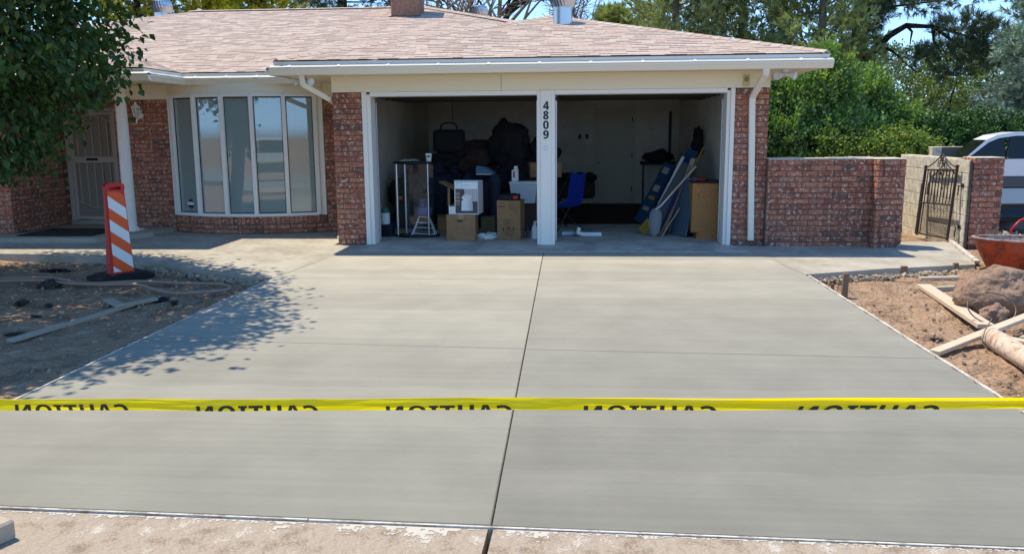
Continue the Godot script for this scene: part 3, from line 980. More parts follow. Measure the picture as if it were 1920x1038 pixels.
	ds.call([Vector3(2.985, 2.47, 0.50), Vector3(2.985, 2.40, 0.47), Vector3(2.905, 2.10, 0.055), Vector3(2.905, 2.0, 0.05), Vector3(2.958, 0.09, 0.055)], 0.085, 0.062)
	ds.call([Vector3(-3.44, 2.47, 0.42), Vector3(-3.43, 2.34, 0.40), Vector3(-3.19, 2.15, -0.05), Vector3(-3.18, 2.02, -0.75), Vector3(-3.18, 0.10, -0.78)], 0.075, 0.06)
	var spl := MB.new()
	spl.bar(Vector3(-3.18, 0.10, -0.78), Vector3(-3.26, 0.03, -0.5), 0.075, 0.055, 0.008)
	part(house, "spout_end", spl, M.white_paint)
	# flood lamps under the two front corners
	for s in [[-3.46, 2.44, 0.27, -1.0], [3.30, 2.44, 0.24, 1.0]]:
		var fx := MB.new()
		fx.lathe([Vector2(0, 0.03), Vector2(0.055, 0.03), Vector2(0.05, 0.0), Vector2(0.02, -0.012), Vector2(0, -0.012)], 14)
		var fn := part(house, "flood_light", fx, M.white_plastic)
		fn.position = Vector3(s[0], s[1], s[2])
		for k in [-1, 1]:
			var hd := MB.new()
			hd.lathe([Vector2(0, -0.075), Vector2(0.022, -0.072), Vector2(0.028, -0.02), Vector2(0.058, 0.06), Vector2(0.055, 0.066), Vector2(0.03, 0.05), Vector2(0, 0.045)], 16)
			var h := part(fn, "lamp_head", hd, M.white_plastic)
			h.position = Vector3(k * 0.075, -0.05, 0.02)
			h.rotation = Vector3(1.9, 0.0, 0.9 * -k)
	# chimney
	var ch := MB.new()
	ch.box(Vector3(-3.76, 3.9, -8.0), Vector3(-3.12, 5.7, -7.25), 0.02)
	var chn := part(house, "chimney", ch, M.stucco)
	var fs := MB.new()
	fs.box(Vector3(-3.80, 3.9, -7.27), Vector3(-3.08, 4.245, -7.20))
	part(chn, "flashing", fs, M.dark_metal)
	var turbine := func(at: Vector3, r: float, hh: float) -> void:
		var st := MB.new()
		st.lathe([Vector2(r * 0.98, -0.2), Vector2(r * 0.98, hh), Vector2(r * 1.04, hh), Vector2(r * 1.04, hh + 0.02), Vector2(r * 0.9, hh + 0.02)], 24)
		var sn := part(roof, "turbine_vent", st, M.galvanised)
		sn.position = at
		var cp := MB.new()
		cp.lathe([Vector2(r * 1.05, hh + r * 1.55), Vector2(r * 0.6, hh + r * 1.75), Vector2(0, hh + r * 1.82)], 24)
		cp.lathe([Vector2(r * 0.8, hh + 0.03), Vector2(r * 0.85, hh + r * 1.5)], 16)
		for k in 22:
			var t0 := TAU * k / 22
			var prev: Array = []
			for q in 6:
				var f := q / 5.0
				var rad := r * (1.0 + 0.33 * sin(PI * (0.08 + 0.84 * f)))
				var y := hh + 0.02 + f * r * 1.55
				var a := Vector3(cos(t0 + f * 0.35) * rad, y, sin(t0 + f * 0.35) * rad)
				var b := Vector3(cos(t0 + f * 0.35 + 0.26) * (rad - 0.028), y, sin(t0 + f * 0.35 + 0.26) * (rad - 0.028))
				if prev.size(): cp.quad(prev[0], a, b, prev[1])
				prev = [a, b]
		part(sn, "turbine_head", cp, M.galvanised)
	turbine.call(Vector3(0.20, 3.40, -2.62), 0.168, 0.31)
	turbine.call(Vector3(-1.83, 4.16, -8.0), 0.165, 0.10)
	turbine.call(Vector3(-10.20, 4.58, -9.5), 0.20, 0.12)

func make_window(house: Node3D) -> void:
	var xs := [-6.395, -5.905, -5.385, -4.885, -4.38, -3.925]
	var win := MB.new()   # sill and head follow the bow
	for y in [[0.285, 0.335], [2.255, 2.305]]:
		for i in 5:
			var a := Vector3(xs[i], (y[0] + y[1]) / 2, bow(xs[i]) + 0.0)
			var b := Vector3(xs[i + 1], (y[0] + y[1]) / 2, bow(xs[i + 1]) + 0.0)
			win.bar(a, b, 0.11, y[1] - y[0], 0.004)
	win.box(Vector3(-6.47, 0.285, -1.86), Vector3(-6.40, 2.305, -1.70), 0.004)
	win.box(Vector3(-3.915, 0.285, -1.82), Vector3(-3.80, 2.305, -1.715), 0.004)
	var wn := part(house, "bow_window", win, M.white_paint)
	for i in 6:
		var p := MB.new()
		p.box(Vector3(-0.034, 0.30, -0.05), Vector3(0.034, 2.29, 0.05), 0.006)
		var o := part(wn, "mullion", p, M.white_paint)
		o.position = Vector3(xs[i], 0, bow(xs[i]) + 0.005)
		o.rotation.y = -atan((bow(xs[i] + 0.01) - bow(xs[i] - 0.01)) / 0.02)
	for i in 5:
		var a := Vector3(xs[i], 0, bow(xs[i]))
		var b := Vector3(xs[i + 1], 0, bow(xs[i + 1]))
		var d := (b - a).normalized()
		var mid := (a + b) / 2
		var bas := Basis(d, Vector3.UP, d.cross(Vector3.UP))
		var hw := a.distance_to(b) / 2 - 0.034
		var fr := MB.new()
		fr.box(Vector3(-hw, 0.335, -0.022), Vector3(-hw + 0.012, 2.255, 0.0)); fr.box(Vector3(hw - 0.012, 0.335, -0.022), Vector3(hw, 2.255, 0.0))
		fr.box(Vector3(-hw + 0.012, 2.235, -0.022), Vector3(hw - 0.012, 2.255, 0.0)); fr.box(Vector3(-hw + 0.012, 0.335, -0.022), Vector3(hw - 0.012, 0.35, 0.0))
		var f := part(wn, "sash", fr, M.dark_metal)
		f.transform = Transform3D(bas, mid)
		var gp := MB.new()
		gp.box(Vector3(-hw + 0.004, 0.337, -0.014), Vector3(hw - 0.004, 2.25, -0.010))
		var g := part(wn, "pane", gp, M.pale_film_pane)
		g.transform = Transform3D(bas, mid)
		var bl := MB.new()
		var y := 0.37
		while y < 2.22:
			bl.bar(Vector3(-hw + 0.015, y, -0.07), Vector3(hw - 0.015, y, -0.07), 0.003, 0.026, 0.0, Vector3(0, 0.55, 0.83))
			y += 0.0245
		bl.box(Vector3(-hw + 0.01, 2.215, -0.095), Vector3(hw - 0.01, 2.25, -0.055))
		var bn := part(wn, "blind", bl, M.blind)
		bn.transform = Transform3D(bas, mid)
		stuff(bn)
	# small octagonal alarm sticker low in the left pane
	var stk := MB.new()
	var oc := PackedVector2Array()
	for k in 8: oc.append(Vector2(cos(PI / 8 + k * PI / 4), sin(PI / 8 + k * PI / 4)) * 0.072 * Vector2(0.95, 1.35))
	stk.prism(oc, 0.0, 0.002)
	var sn := part(wn, "window_sticker", stk, mat("sticker_blue", Color(0.06, 0.10, 0.28), 0.4))
	var d2 := Vector3(xs[1] - xs[0], 0, bow(xs[1]) - bow(xs[0])).normalized()
	sn.transform = Transform3D(Basis(d2, Vector3.UP, d2.cross(Vector3.UP)), Vector3(-6.13, 0.475, lerpf(bow(xs[0]), bow(xs[1]), 0.54) + 0.0))
	var bnd := MB.new()
	bnd.box(Vector3(-0.075, -0.012, 0.002), Vector3(0.075, 0.040, 0.004))
	bnd.box(Vector3(-0.075, -0.075, 0.002), Vector3(0.075, -0.068, 0.004))
	var bb := part(sn, "sticker_band", bnd, M.white_sheet)

func make_entrance(house: Node3D) -> void:
	var dz := -2.2
	var fr := MB.new()
	fr.box(Vector3(-8.63, 0.07, dz - 0.2), Vector3(-8.555, 2.12, dz + 0.02), 0.005)
	fr.box(Vector3(-7.735, 0.07, dz - 0.2), Vector3(-7.66, 2.12, dz + 0.02), 0.005)
	fr.box(Vector3(-8.555, 2.06, dz - 0.2), Vector3(-7.735, 2.12, dz + 0.018), 0.005)
	part(house, "door_frame", fr, M.door_paint)
	var th := MB.new()
	th.box(Vector3(-8.60, 0.07, dz - 0.1), Vector3(-7.70, 0.15, dz + 0.09), 0.006)
	part(house, "threshold", th, M.walk_concrete)
	var d := MB.new()
	d.box(Vector3(-8.553, 0.16, dz - 0.055), Vector3(-7.737, 2.055, dz - 0.045))
	var dn := part(house, "security_door", d, mat("door_mesh", Color(0.58, 0.545, 0.50), 0.7))
	var bars := func(_k: int, called: String, f: Callable) -> void:
		var b := MB.new()
		f.call(b)
		part(dn, called, b, M.door_paint)
	bars.call(0, "stile", func(b: MB) -> void: b.box(Vector3(-8.553, 0.16, dz - 0.045), Vector3(-8.505, 2.055, dz - 0.012), 0.004))
	bars.call(0, "stile", func(b: MB) -> void: b.box(Vector3(-7.785, 0.16, dz - 0.045), Vector3(-7.737, 2.055, dz - 0.012), 0.004))
	bars.call(0, "top_rail", func(b: MB) -> void: b.box(Vector3(-8.505, 2.005, dz - 0.045), Vector3(-7.785, 2.055, dz - 0.012), 0.004))
	bars.call(0, "bottom_rail", func(b: MB) -> void: b.box(Vector3(-8.505, 0.16, dz - 0.045), Vector3(-7.785, 0.215, dz - 0.012), 0.004))
	bars.call(0, "mid_rail", func(b: MB) -> void: b.box(Vector3(-8.505, 1.165, dz - 0.045), Vector3(-7.785, 1.275, dz - 0.016), 0.004))
	for k in 5:
		var x := -8.505 + 0.72 * (k + 0.5) / 5.0
		var u := (x + 8.145) / 0.36
		bars.call(0, "bar", func(b: MB) -> void: b.box(Vector3(x - 0.009, 1.275, dz - 0.042), Vector3(x + 0.009, 1.87 + 0.13 * (1 - u * u), dz - 0.020)))
		bars.call(0, "bar", func(b: MB) -> void: b.box(Vector3(x - 0.009, 0.50 - 0.13 * (1 - u * u), dz - 0.042), Vector3(x + 0.009, 1.165, dz - 0.020)))
	for s in [[1.87, 0.13], [0.50, -0.13]]:
		bars.call(0, "arch_bar", func(b: MB) -> void:
			var pts := []
			for i in 17:
				var u := -1 + i / 8.0
				pts.append(Vector3(-8.145 + u * 0.36, s[0] + s[1] * (1 - u * u), dz - 0.03))
			b.tube(pts, [0.010], 6))
	var ms := MB.new()
	ms.box(Vector3(-8.28, 1.205, dz - 0.016), Vector3(-8.07, 1.25, dz - 0.010), 0.002)
	part(dn, "mail_slot", ms, M.black_paint)
	# column
	var col := MB.new()
	col.lathe([Vector2(0.098, 0.13), Vector2(0.096, 0.6), Vector2(0.092, 1.4), Vector2(0.084, 2.30), Vector2(0.084, 2.33), Vector2(0.10, 2.35), Vector2(0.10, 2.37)], 28)
	col.lathe([Vector2(0.125, 0.09), Vector2(0.13, 0.10), Vector2(0.125, 0.125), Vector2(0.104, 0.135), Vector2(0.098, 0.15)], 28)
	col.box(Vector3(-0.12, 2.37, -0.12), Vector3(0.12, 2.476, 0.12), 0.006)
	var cn := part(house, "porch_column", col, M.white_paint)
	cn.position = Vector3(-7.0, 0, -1.19)
	var pb := MB.new()
	pb.box(Vector3(-0.15, 0.0705, -0.15), Vector3(0.15, 0.095, 0.15), 0.005)
	part(cn, "plinth", pb, M.white_paint)
	# wall lantern
	var ln := MB.new()
	ln.lathe([Vector2(0, -0.04), Vector2(0.05, -0.035), Vector2(0.055, 0.0), Vector2(0, 0.005)], 14)
	ln.xf = Transform3D(Basis(Vector3.RIGHT, PI / 2), Vector3(0.035, -0.09, 0.01))
	ln.lathe([Vector2(0, 0), Vector2(0.05, 0), Vector2(0.045, 0.03), Vector2(0.0, 0.04)], 14)
	ln.xf = Transform3D()
	ln.tube([Vector3(0.03, -0.1, 0.03), Vector3(0.0, -0.17, 0.09), Vector3(0.0, -0.21, 0.1), Vector3(0, -0.13, 0.1)], [0.012], 8)
	ln.xf = Transform3D(Basis.IDENTITY, Vector3(0, 0, 0.1))
	ln.lathe([Vector2(0.0, 0.14), Vector2(0.02, 0.13), Vector2(0.025, 0.10), Vector2(0.085, 0.055), Vector2(0.08, 0.045), Vector2(0.0, 0.045)], 6, 1, 1, false)
	ln.lathe([Vector2(0.0, -0.13), Vector2(0.035, -0.125), Vector2(0.04, -0.115), Vector2(0.0, -0.11)], 6, 1, 1, false)
	for k in 6:
		var t := TAU * k / 6
		ln.bar(Vector3(cos(t) * 0.072, 0.048, sin(t) * 0.072), Vector3(cos(t) * 0.036, -0.118, sin(t) * 0.036), 0.008, 0.008)
	ln.xf = Transform3D()
	var lno := part(house, "wall_lantern", ln, M.white_paint)
	lno.position = Vector3(-6.99, 2.06, -1.74)
	var glz := MB.new()
	glz.lathe([Vector2(0.034, -0.11), Vector2(0.066, 0.045)], 6, 1, 1, false)
	var go := part(lno, "lantern_glass", glz, M.pane)
	go.position = Vector3(0, 0, 0.1)
	var mt := MB.new()
	mt.box(Vector3(-8.50, 0.071, -1.38), Vector3(-7.25, 0.088, -0.42), 0.004)
	single("door_mat", "dark green door mat on the porch in front of grey security door", "mat", mt, M.mat_green)

# ---------------------------------------------------------------- yard walls, gate, things on the ground
func make_walls() -> void:
	rng.seed = 333
	var w := thing("brick_wall", "low red brick yard wall with end pillar joining the garage's right pier", "wall")
	var c := MB.new()
	c.box(Vector3(3.150, -0.12, -0.112), Vector3(4.62, 1.232, 0.072))
	var core := part(w, "wall_core", c, M.mortar)
	brick_field(w, core, Transform3D(Basis.IDENTITY, Vector3(3.156, -0.02, 0.08)), 1.464, 1.25, null, 0.0758, 0.06)
	var pc := MB.new()
	pc.box(Vector3(4.618, -0.12, -0.212), Vector3(5.012, 1.232, 0.192))
	var pil := part(w, "end_pillar", pc, M.mortar)
	brick_field(w, pil, Transform3D(Basis.IDENTITY, Vector3(4.61, -0.02, 0.20)), 0.41, 1.25)
	brick_field(w, pil, Transform3D(Basis(Vector3.UP, PI / 2), Vector3(5.02, -0.02, 0.20)), 0.42, 1.25)
	brick_field(w, pil, Transform3D(Basis(Vector3.UP, -PI / 2), Vector3(4.61, -0.02, 0.08)), 0.12, 1.25)
	brick_field(w, pil, Transform3D(Basis(Vector3.UP, -PI / 2), Vector3(4.61, -0.02, 0.20)), 0.11, 1.25)
	finish_bricks()
	for s in [[3.165, 4.60, -0.11, 0.078], [4.605, 5.018, -0.215, 0.198]]:
		var cap := MB.new()
		cap.box(Vector3(s[0], 1.232, s[2]), Vector3(s[1], 1.246, s[3]), 0.004)
		part(w, "mortar_cap", cap, M.block_1)
	# a second pillar past the gate gap
	var p := thing("brick_pillar", "free standing red brick pillar beside the cinder block wall, behind the wheelbarrow", "pillar")
	var q := MB.new()
	q.box(Vector3(6.118, -0.15, -0.592), Vector3(6.522, 1.228, -0.208))
	var qc := part(p, "pillar_core", q, M.mortar)
	brick_field(p, qc, Transform3D(Basis.IDENTITY, Vector3(6.11, -0.02, -0.20)), 0.42, 1.25)
	brick_field(p, qc, Transform3D(Basis(Vector3.UP, -PI / 2), Vector3(6.11, -0.02, -0.60)), 0.40, 1.25)
	brick_field(p, qc, Transform3D(Basis(Vector3.UP, PI / 2), Vector3(6.53, -0.02, -0.20)), 0.40, 1.25)
	finish_bricks()
	var qcap := MB.new()
	qcap.box(Vector3(6.115, 1.228, -0.595), Vector3(6.525, 1.240, -0.205), 0.004)
	part(p, "mortar_cap", qcap, M.block_2)
	# cinder block wall running back from it
	var b := thing("block_wall", "pale cinder block wall behind the leaning iron gate", "wall")
	var bc := MB.new()
	bc.box(Vector3(6.062, -0.2, -2.8), Vector3(6.22, 1.195, -0.608))
	bc.box(Vector3(6.062, -0.2, -0.608), Vector3(6.10, 1.195, -0.215))
	var bcn := part(b, "wall_core", bc, M.mortar)
	for r in 7:
		var z := -0.215 + (0.2 if r % 2 else 0.0)
		var y0 := -0.19 + r * 0.2
		while z > -2.7:
			var z1 := maxf(z - 0.402, -2.8)
			var m := MB.new()
			var front := minf(z, -0.217)
			m.box(Vector3(6.045, y0 + 0.004, z1 + 0.005), Vector3(6.072, minf(y0 + 0.196, 1.2), front - 0.003), 0.004)
			part(bcn, "block", m, M["block_%d" % (rng.randi() % 3)])
			z = z1
	var cap := MB.new()
	cap.box(Vector3(6.05, 1.197, -2.8), Vector3(6.22, 1.212, -0.61))
	part(bcn, "wall_cap", cap, M.block_2)
	for y in [0.22, 0.83]:
		var h := MB.new()
		h.tube([Vector3(6.05, y, -0.36), Vector3(5.99, y, -0.36), Vector3(5.985, y - 0.14, -0.37)], [0.010], 6)
		h.box(Vector3(6.035, y - 0.02, -0.41), Vector3(6.044, y + 0.03, -0.32))
		part(b, "hinge_hook", h, M.gate_metal)
	# its return behind the brick wall
	var bw := thing("back_block_wall", "block wall's sunlit top showing just over the brick wall", "wall")
	var bb := MB.new()
	bb.box(Vector3(3.2, -0.2, -3.0), Vector3(6.05, 1.12, -2.80))
	var bbn := part(bw, "wall_core", bb, M.block_0)
	for k in 7:
		var m := MB.new()
		m.box(Vector3(3.21 + k * 0.4, 1.12, -3.01), Vector3(3.598 + k * 0.4, 1.158 + 0.006 * (k % 3), -2.79), 0.005)
		part(bbn, "cap_block", m, M["block_%d" % (k % 3)])
	var nw := thing("grey_block_wall", "short grey block wall far back, left of the white car", "wall")
	var nb := MB.new()
	nb.box(Vector3(8.5, -0.2, -7.6), Vector3(9.7, 1.22, -7.4))
	part(nw, "wall_core", nb, mat("grey_block", Color(0.36, 0.35, 0.36), 0.95))
	var nc := MB.new()
	nc.box(Vector3(8.42, -0.2, -7.62), Vector3(8.62, 1.235, -7.38), 0.01)
	nc.box(Vector3(8.62, 1.22, -7.62), Vector3(9.7, 1.235, -7.38))
	part(nw, "corner_post", nc, M.block_1)

func make_gate() -> void:
	var g := thing("iron_gate", "rusty dark iron garden gate with scroll top leaning on block wall", "gate")
	var BLc := Vector3(5.90, -0.03, -1.52)
	var BRc := Vector3(5.90, 0.03, -0.25)
	var TLc := Vector3(5.985, 1.03, -1.46)
	var X := (BRc - BLc)
	var W := X.length()
	X = X / W
	var Yv := (TLc - BLc)
	var H := Yv.length()
	Yv = Yv / H
	var Z := X.cross(Yv).normalized()
	Yv = Z.cross(X).normalized()
	g.transform = Transform3D(Basis(X, Yv, Z), BLc)
	W = 1.12
	var bar := func(_k: int, called: String, a: Vector2, b: Vector2, w: float, dz := 0.0) -> void:
		var m := MB.new()
		m.bar(Vector3(a.x, a.y, dz), Vector3(b.x, b.y, dz), w, w, w * 0.12, Vector3(0, 0, 1))
		part(g, called, m, M.gate_metal)
	bar.call(0, "stile", Vector2(0, 0), Vector2(0, H), 0.034)
	bar.call(0, "stile", Vector2(W, 0), Vector2(W, H), 0.034)
	bar.call(0, "rail", Vector2(0.015, H - 0.03), Vector2(W - 0.015, H - 0.03), 0.024)
	bar.call(0, "rail", Vector2(0.015, 0.52), Vector2(W - 0.015, 0.52), 0.024)
	bar.call(0, "rail", Vector2(0.015, 0.03), Vector2(W - 0.015, 0.03), 0.024)
	bar.call(0, "hinge_post", Vector2(-0.045, 0.02), Vector2(-0.045, 0.82), 0.03)
	for k in 9:
		var x := W * (k + 1) / 10.0
		bar.call(0, "bar", Vector2(x, 0.52 if k > 0 else 0.03), Vector2(x, H - 0.03), 0.014)
	for s in [0, 1]:
		var f := MB.new()
		f.lathe([Vector2(0, 0.05), Vector2(0.026, 0.035), Vector2(0.026, 0.015), Vector2(0.016, 0.0), Vector2(0, 0)], 10)
		var fn := part(g, "finial", f, M.gate_metal)
		fn.position = Vector3(W * s, H, 0)
	# scrolled crest
	for s in [-1, 1]:
		var pts := []
		for i in 25:
			var t := i / 24.0
			pts.append(Vector3(W / 2 + s * (W / 2 - 0.02) * (1 - t), H + 0.01 + 0.20 * pow(t, 1.6) * (1.15 - 0.15 * t), 0))
		for i in 14:
			var a := PI / 2 - i * 0.42
			pts.append(Vector3(W / 2 + s * (0.05 - 0.055 * cos(a + PI) * (1 - i / 22.0) - 0.05), H + 0.145 + 0.065 * sin(a) * (1 - i / 22.0), 0))
		var m := MB.new()
		m.tube(pts, [0.010], 6)
		part(g, "scroll", m, M.gate_metal)
		for k in 2:
			var m2 := MB.new()
			var p2 := []
			for i in 22:
				var a := i * 0.40
				var r := 0.06 * (1 - i / 30.0)
				p2.append(Vector3(W / 2 + s * (0.085 + k * 0.0 - r * cos(a)), H + (0.06 if k == 0 else -0.10) + r * sin(a), 0))
			m2.tube(p2, [0.007], 6)
			part(g, "scroll", m2, M.gate_metal)
	# expanded metal panel
	var ms := MB.new()
	var n := 20
	for i in range(-10, n):
		for d in [0, 1]:
			var x0 := W * i / n
			var x1 := x0 + 0.50
			var a := Vector2(x0, 0.03)
			var b := Vector2(x1, 0.52)
			if a.x < 0.02:
				a.y += (0.02 - a.x) * 0.98; a.x = 0.02
			if b.x > W - 0.02:
				b.y -= (b.x - W + 0.02) * 0.98; b.x = W - 0.02
			if b.y <= a.y: continue
			if d: a.x = W - a.x
			if d: b.x = W - b.x
			ms.bar(Vector3(a.x, a.y, 0.002 * d), Vector3(b.x, b.y, 0.002 * d), 0.0045, 0.003, 0.0, Vector3(0, 0, 1))
	stuff(part(g, "mesh_panel", ms, M.gate_metal))
	var lk := MB.new()
	lk.box(Vector3(0.18, 0.66, -0.012), Vector3(0.24, 0.84, 0.012), 0.004)
	part(g, "latch", lk, M.gate_metal)

func lump(seed_: int, r: Vector3, rough: float, freq: float, rings := 14, segs := 20, flat := -9.0) -> MB:
	var n := fnoise(seed_, freq, 4)
	var mb := MB.new()
	var P := func(i: int, j: int) -> Vector3:
		var th := PI * i / rings
		var ph := TAU * (j % segs) / segs
		var d := Vector3(sin(th) * cos(ph), cos(th), sin(th) * sin(ph))
		var k := 1.0 + rough * n.get_noise_3dv(d * 10.0)
		var p := d * k
		p.y = maxf(p.y, flat)
		return p * r
	var N := func(i: int, j: int) -> Vector3:
		if i == 0: return Vector3.UP
		if i == rings: return Vector3.DOWN
		var a: Vector3 = P.call(i, j + 1) - P.call(i, j + segs - 1)
		var b: Vector3 = P.call(i + 1, j) - P.call(i - 1, j)
		return a.cross(b).normalized()
	for i in rings:
		for j in segs:
			var a: Vector3 = P.call(i, j)
			var b: Vector3 = P.call(i + 1, j)
			var c: Vector3 = P.call(i + 1, j + 1)
			var d: Vector3 = P.call(i, j + 1)
			var na: Vector3 = N.call(i, j)
			var nb: Vector3 = N.call(i + 1, j)
			var nc: Vector3 = N.call(i + 1, j + 1)
			var nd: Vector3 = N.call(i, j + 1)
			mb.stri(a, c, b, na, nc, nb)
			mb.stri(a, d, c, na, nd, nc)
	return mb

func make_yard() -> void:
	# channelizer panel
	var ch := thing("channelizer", "tapered orange and white striped channelizer panel on rubber base, in tree shade", "traffic barricade", Vector3(-5.17, -0.085, 2.50), 0.98)
	var ba := MB.new()
	var oct := PackedVector2Array()
	for q in [[-0.33, -0.20], [-0.27, -0.27], [0.27, -0.27], [0.33, -0.20], [0.33, 0.20], [0.27, 0.27], [-0.27, 0.27], [-0.33, 0.20]]: oct.append(Vector2(q[0], q[1]))
	ba.slab(oct, 0.0, 0.045)
	var oc2 := PackedVector2Array()
	for q in oct: oc2.append(q * 0.8)
	ba.slab(oc2, 0.045, 0.075)
	part(ch, "rubber_base", ba, M.rubber)
	var bd := MB.new()
	var sect := func(y: float) -> Array:
		var t := y / 1.14
		var w := lerpf(0.150, 0.118, t)
		var d := lerpf(0.085, 0.035, t)
		return [Vector3(-w, y, d * 0.6), Vector3(-w + 0.015, y, d), Vector3(w - 0.015, y, d), Vector3(w, y, d * 0.6), Vector3(w, y, -d * 0.6), Vector3(w - 0.015, y, -d), Vector3(-w + 0.015, y, -d), Vector3(-w, y, -d * 0.6)]
	var ysl := [0.07, 0.3, 0.6, 0.9, 1.09]
	var prev: Array = []
	for y in ysl:
		var s: Array = sect.call(y)
		if prev.size():
			for i in 8: bd.quad(prev[i], prev[(i + 1) % 8], s[(i + 1) % 8], s[i])
		prev = s
	# rounded top with a hand hole: two posts and an arch
	for s in [-1, 1]: bd.box(Vector3(s * 0.121 - (0.0 if s > 0 else -0.0) - (0.05 if s > 0 else 0.0), 1.09, -0.037), Vector3(s * 0.121 + (0.05 if s < 0 else 0.0), 1.125, 0.037))
	var arch := PackedVector2Array([Vector2(-0.121, 1.125), Vector2(0.121, 1.125), Vector2(0.121, 1.140), Vector2(0.10, 1.162), Vector2(0.05, 1.176), Vector2(-0.05, 1.176), Vector2(-0.10, 1.162), Vector2(-0.121, 1.140)])
	bd.prism(arch, -0.037, 0.037)
	bd.box(Vector3(-0.07, 1.0905, -0.034), Vector3(0.07, 1.126, -0.030))
	part(ch, "panel_body", bd, M.red_plastic)
	# striped sheeting, each stripe its own piece on the sloping face
	var lo := 0.095
	var hi := 1.07
	var sl := atan((0.085 - 0.035) / 1.14)
	var face := PackedVector2Array([Vector2(-0.126, lo), Vector2(0.126, lo), Vector2(0.101, hi), Vector2(-0.101, hi)])
	var k := 0
	var y := hi + 0.02
	while y > -0.2:
		var stripe := PackedVector2Array([Vector2(-0.2, y - 0.145 + 0.155), Vector2(0.2, y - 0.145 - 0.155), Vector2(0.2, y - 0.155), Vector2(-0.2, y + 0.155)])
		for pc in Geometry2D.intersect_polygons(stripe, face):
			if Geometry2D.is_polygon_clockwise(pc): pc.reverse()
			for side in [1, -1]:
				var m := MB.new()
				m.xf = Transform3D(Basis(Vector3.UP, 0.0 if side > 0 else PI), Vector3.ZERO) * Transform3D(Basis(Vector3.RIGHT, -sl), Vector3(0, 0, 0.0858))
				m.prism(pc, -0.002, 0.0015)
				part(ch, "white_stripe" if k % 2 else "orange_stripe", m, M.white_sheet if k % 2 else M.orange_sheet)
		y -= 0.145
		k += 1
	# garden hose looped on the dirt
	var hp := [[-9.5, 2.45], [-8.0, 2.55], [-7.2, 2.66], [-6.61, 2.69], [-5.9, 2.76], [-5.5, 2.93], [-5.07, 3.0], [-4.6, 2.97], [-3.9, 2.99], [-3.55, 3.18], [-3.42, 3.42], [-3.58, 3.59], [-3.95, 3.57], [-4.3, 3.37], [-4.6, 3.17], [-5.05, 3.13], [-5.5, 3.02], [-6.0, 2.92], [-6.6, 2.9], [-7.6, 3.0], [-9.5, 3.1]]
	var cv := Curve3D.new()
	for i in hp.size():
		var a: Array = hp[maxi(i - 1, 0)]
		var b: Array = hp[mini(i + 1, hp.size() - 1)]
		var tan_ := Vector3(b[0] - a[0], 0, b[1] - a[1]) / 6.0
		cv.add_point(Vector3(hp[i][0], -0.052, hp[i][1]), -tan_, tan_)
	var pts := []
	for p in cv.tessellate(4, 3): pts.append(p + Vector3(0, 0.012 * sin(p.x * 5.0), 0))
	var hm := MB.new()
	hm.tube(pts, [0.019], 8)
	single("garden_hose", "brown garden hose doubled back in a loop on the shaded dirt", "hose", hm, M.hose)
	# timbers
	var plank := func(_k: int, label: String, a: Vector3, b: Vector3, w: float, h: float, m: Material, group := "") -> MeshInstance3D:
		var mb := MB.new()
		mb.bar(a, b, w, h, 0.003)
		return single("board", label, "board", mb, m, Vector3.ZERO, 0.0, group)
	plank.call(0, "narrow grey board lying toward the left edge on shaded dirt", Vector3(-4.42, -0.072, 5.68), Vector3(-4.30, -0.070, 5.05), 0.09, 0.03, M.grey_wood)
	plank.call(0, "long thin grey board on shaded dirt with its end under another board", Vector3(-4.29, -0.072, 5.10), Vector3(-4.13, -0.06, 4.15), 0.075, 0.03, M.grey_wood)
	plank.call(0, "wide short board crossing the thin board's end on shaded dirt", Vector3(-4.48, -0.045, 4.02), Vector3(-4.14, -0.035, 4.38), 0.10, 0.022, M.grey_wood)
	plank.call(0, "short board by the hose, pointing to the driveway on shaded dirt", Vector3(-4.17, -0.05, 4.28), Vector3(-4.02, -0.06, 3.90), 0.085, 0.028, M.grey_wood)
	plank.call(0, "long whitish plank running beside the boulder on the right dirt", Vector3(4.27, -0.055, 2.92), Vector3(3.95, -0.02, 5.05), 0.135, 0.04, M.pale_wood)
	plank.call(0, "pale plank lying across the clay pipe, pointing at the driveway", Vector3(3.22, -0.06, 5.80), Vector3(4.75, 0.085, 4.62), 0.085, 0.035, M.pale_wood)
	plank.call(0, "short brown timber behind the plank, left of the boulder", Vector3(4.28, -0.06, 3.10), Vector3(4.75, -0.055, 2.98), 0.07, 0.05, M.grey_wood)
	plank.call(0, "small bleached board lying highest on the right dirt, near the path", Vector3(4.42, -0.06, 2.42), Vector3(4.86, -0.055, 2.38), 0.06, 0.035, M.pale_wood)
	plank.call(0, "grey wood scrap under the pale plank at right edge, by the pipe", Vector3(4.10, -0.05, 5.35), Vector3(4.55, -0.02, 5.00), 0.05, 0.03, M.grey_wood)
	plank.call(0, "white slat lying beside the clay pipe at right edge", Vector3(3.98, -0.06, 5.25), Vector3(4.20, -0.05, 5.62), 0.08, 0.02, M.pale_wood)
	plank.call(0, "whitish form board edging the side path near the brick pillar", Vector3(5.98, 0.018, -0.52), Vector3(5.42, 0.012, 1.62), 0.06, 0.04, M.form_face)
	# stakes
	var stake := func(_k: int, label: String, at: Vector3, w: float, d: float, h: float, lean: float) -> void:
		var mb := MB.new()
		mb.box(Vector3(-w / 2, -0.15, -d / 2), Vector3(w / 2, h, d / 2), 0.004)
		var o := single("wooden_stake", label, "stake", mb, M.stake_wood, at, 0.1, "wooden form stakes")
		o.rotation.z = lean
	stake.call(0, "tallest wooden stake, beside the driveway's right edge", Vector3(3.255, -0.1, 3.44), 0.062, 0.035, 0.27, -0.03)
	stake.call(0, "thin short stake just left of the tallest stake", Vector3(3.20, -0.1, 3.22), 0.035, 0.02, 0.12, 0.05)
	stake.call(0, "stub of stake at the side path's edge, nearer the driveway", Vector3(4.40, -0.1, 1.99), 0.075, 0.04, 0.12, 0.0)
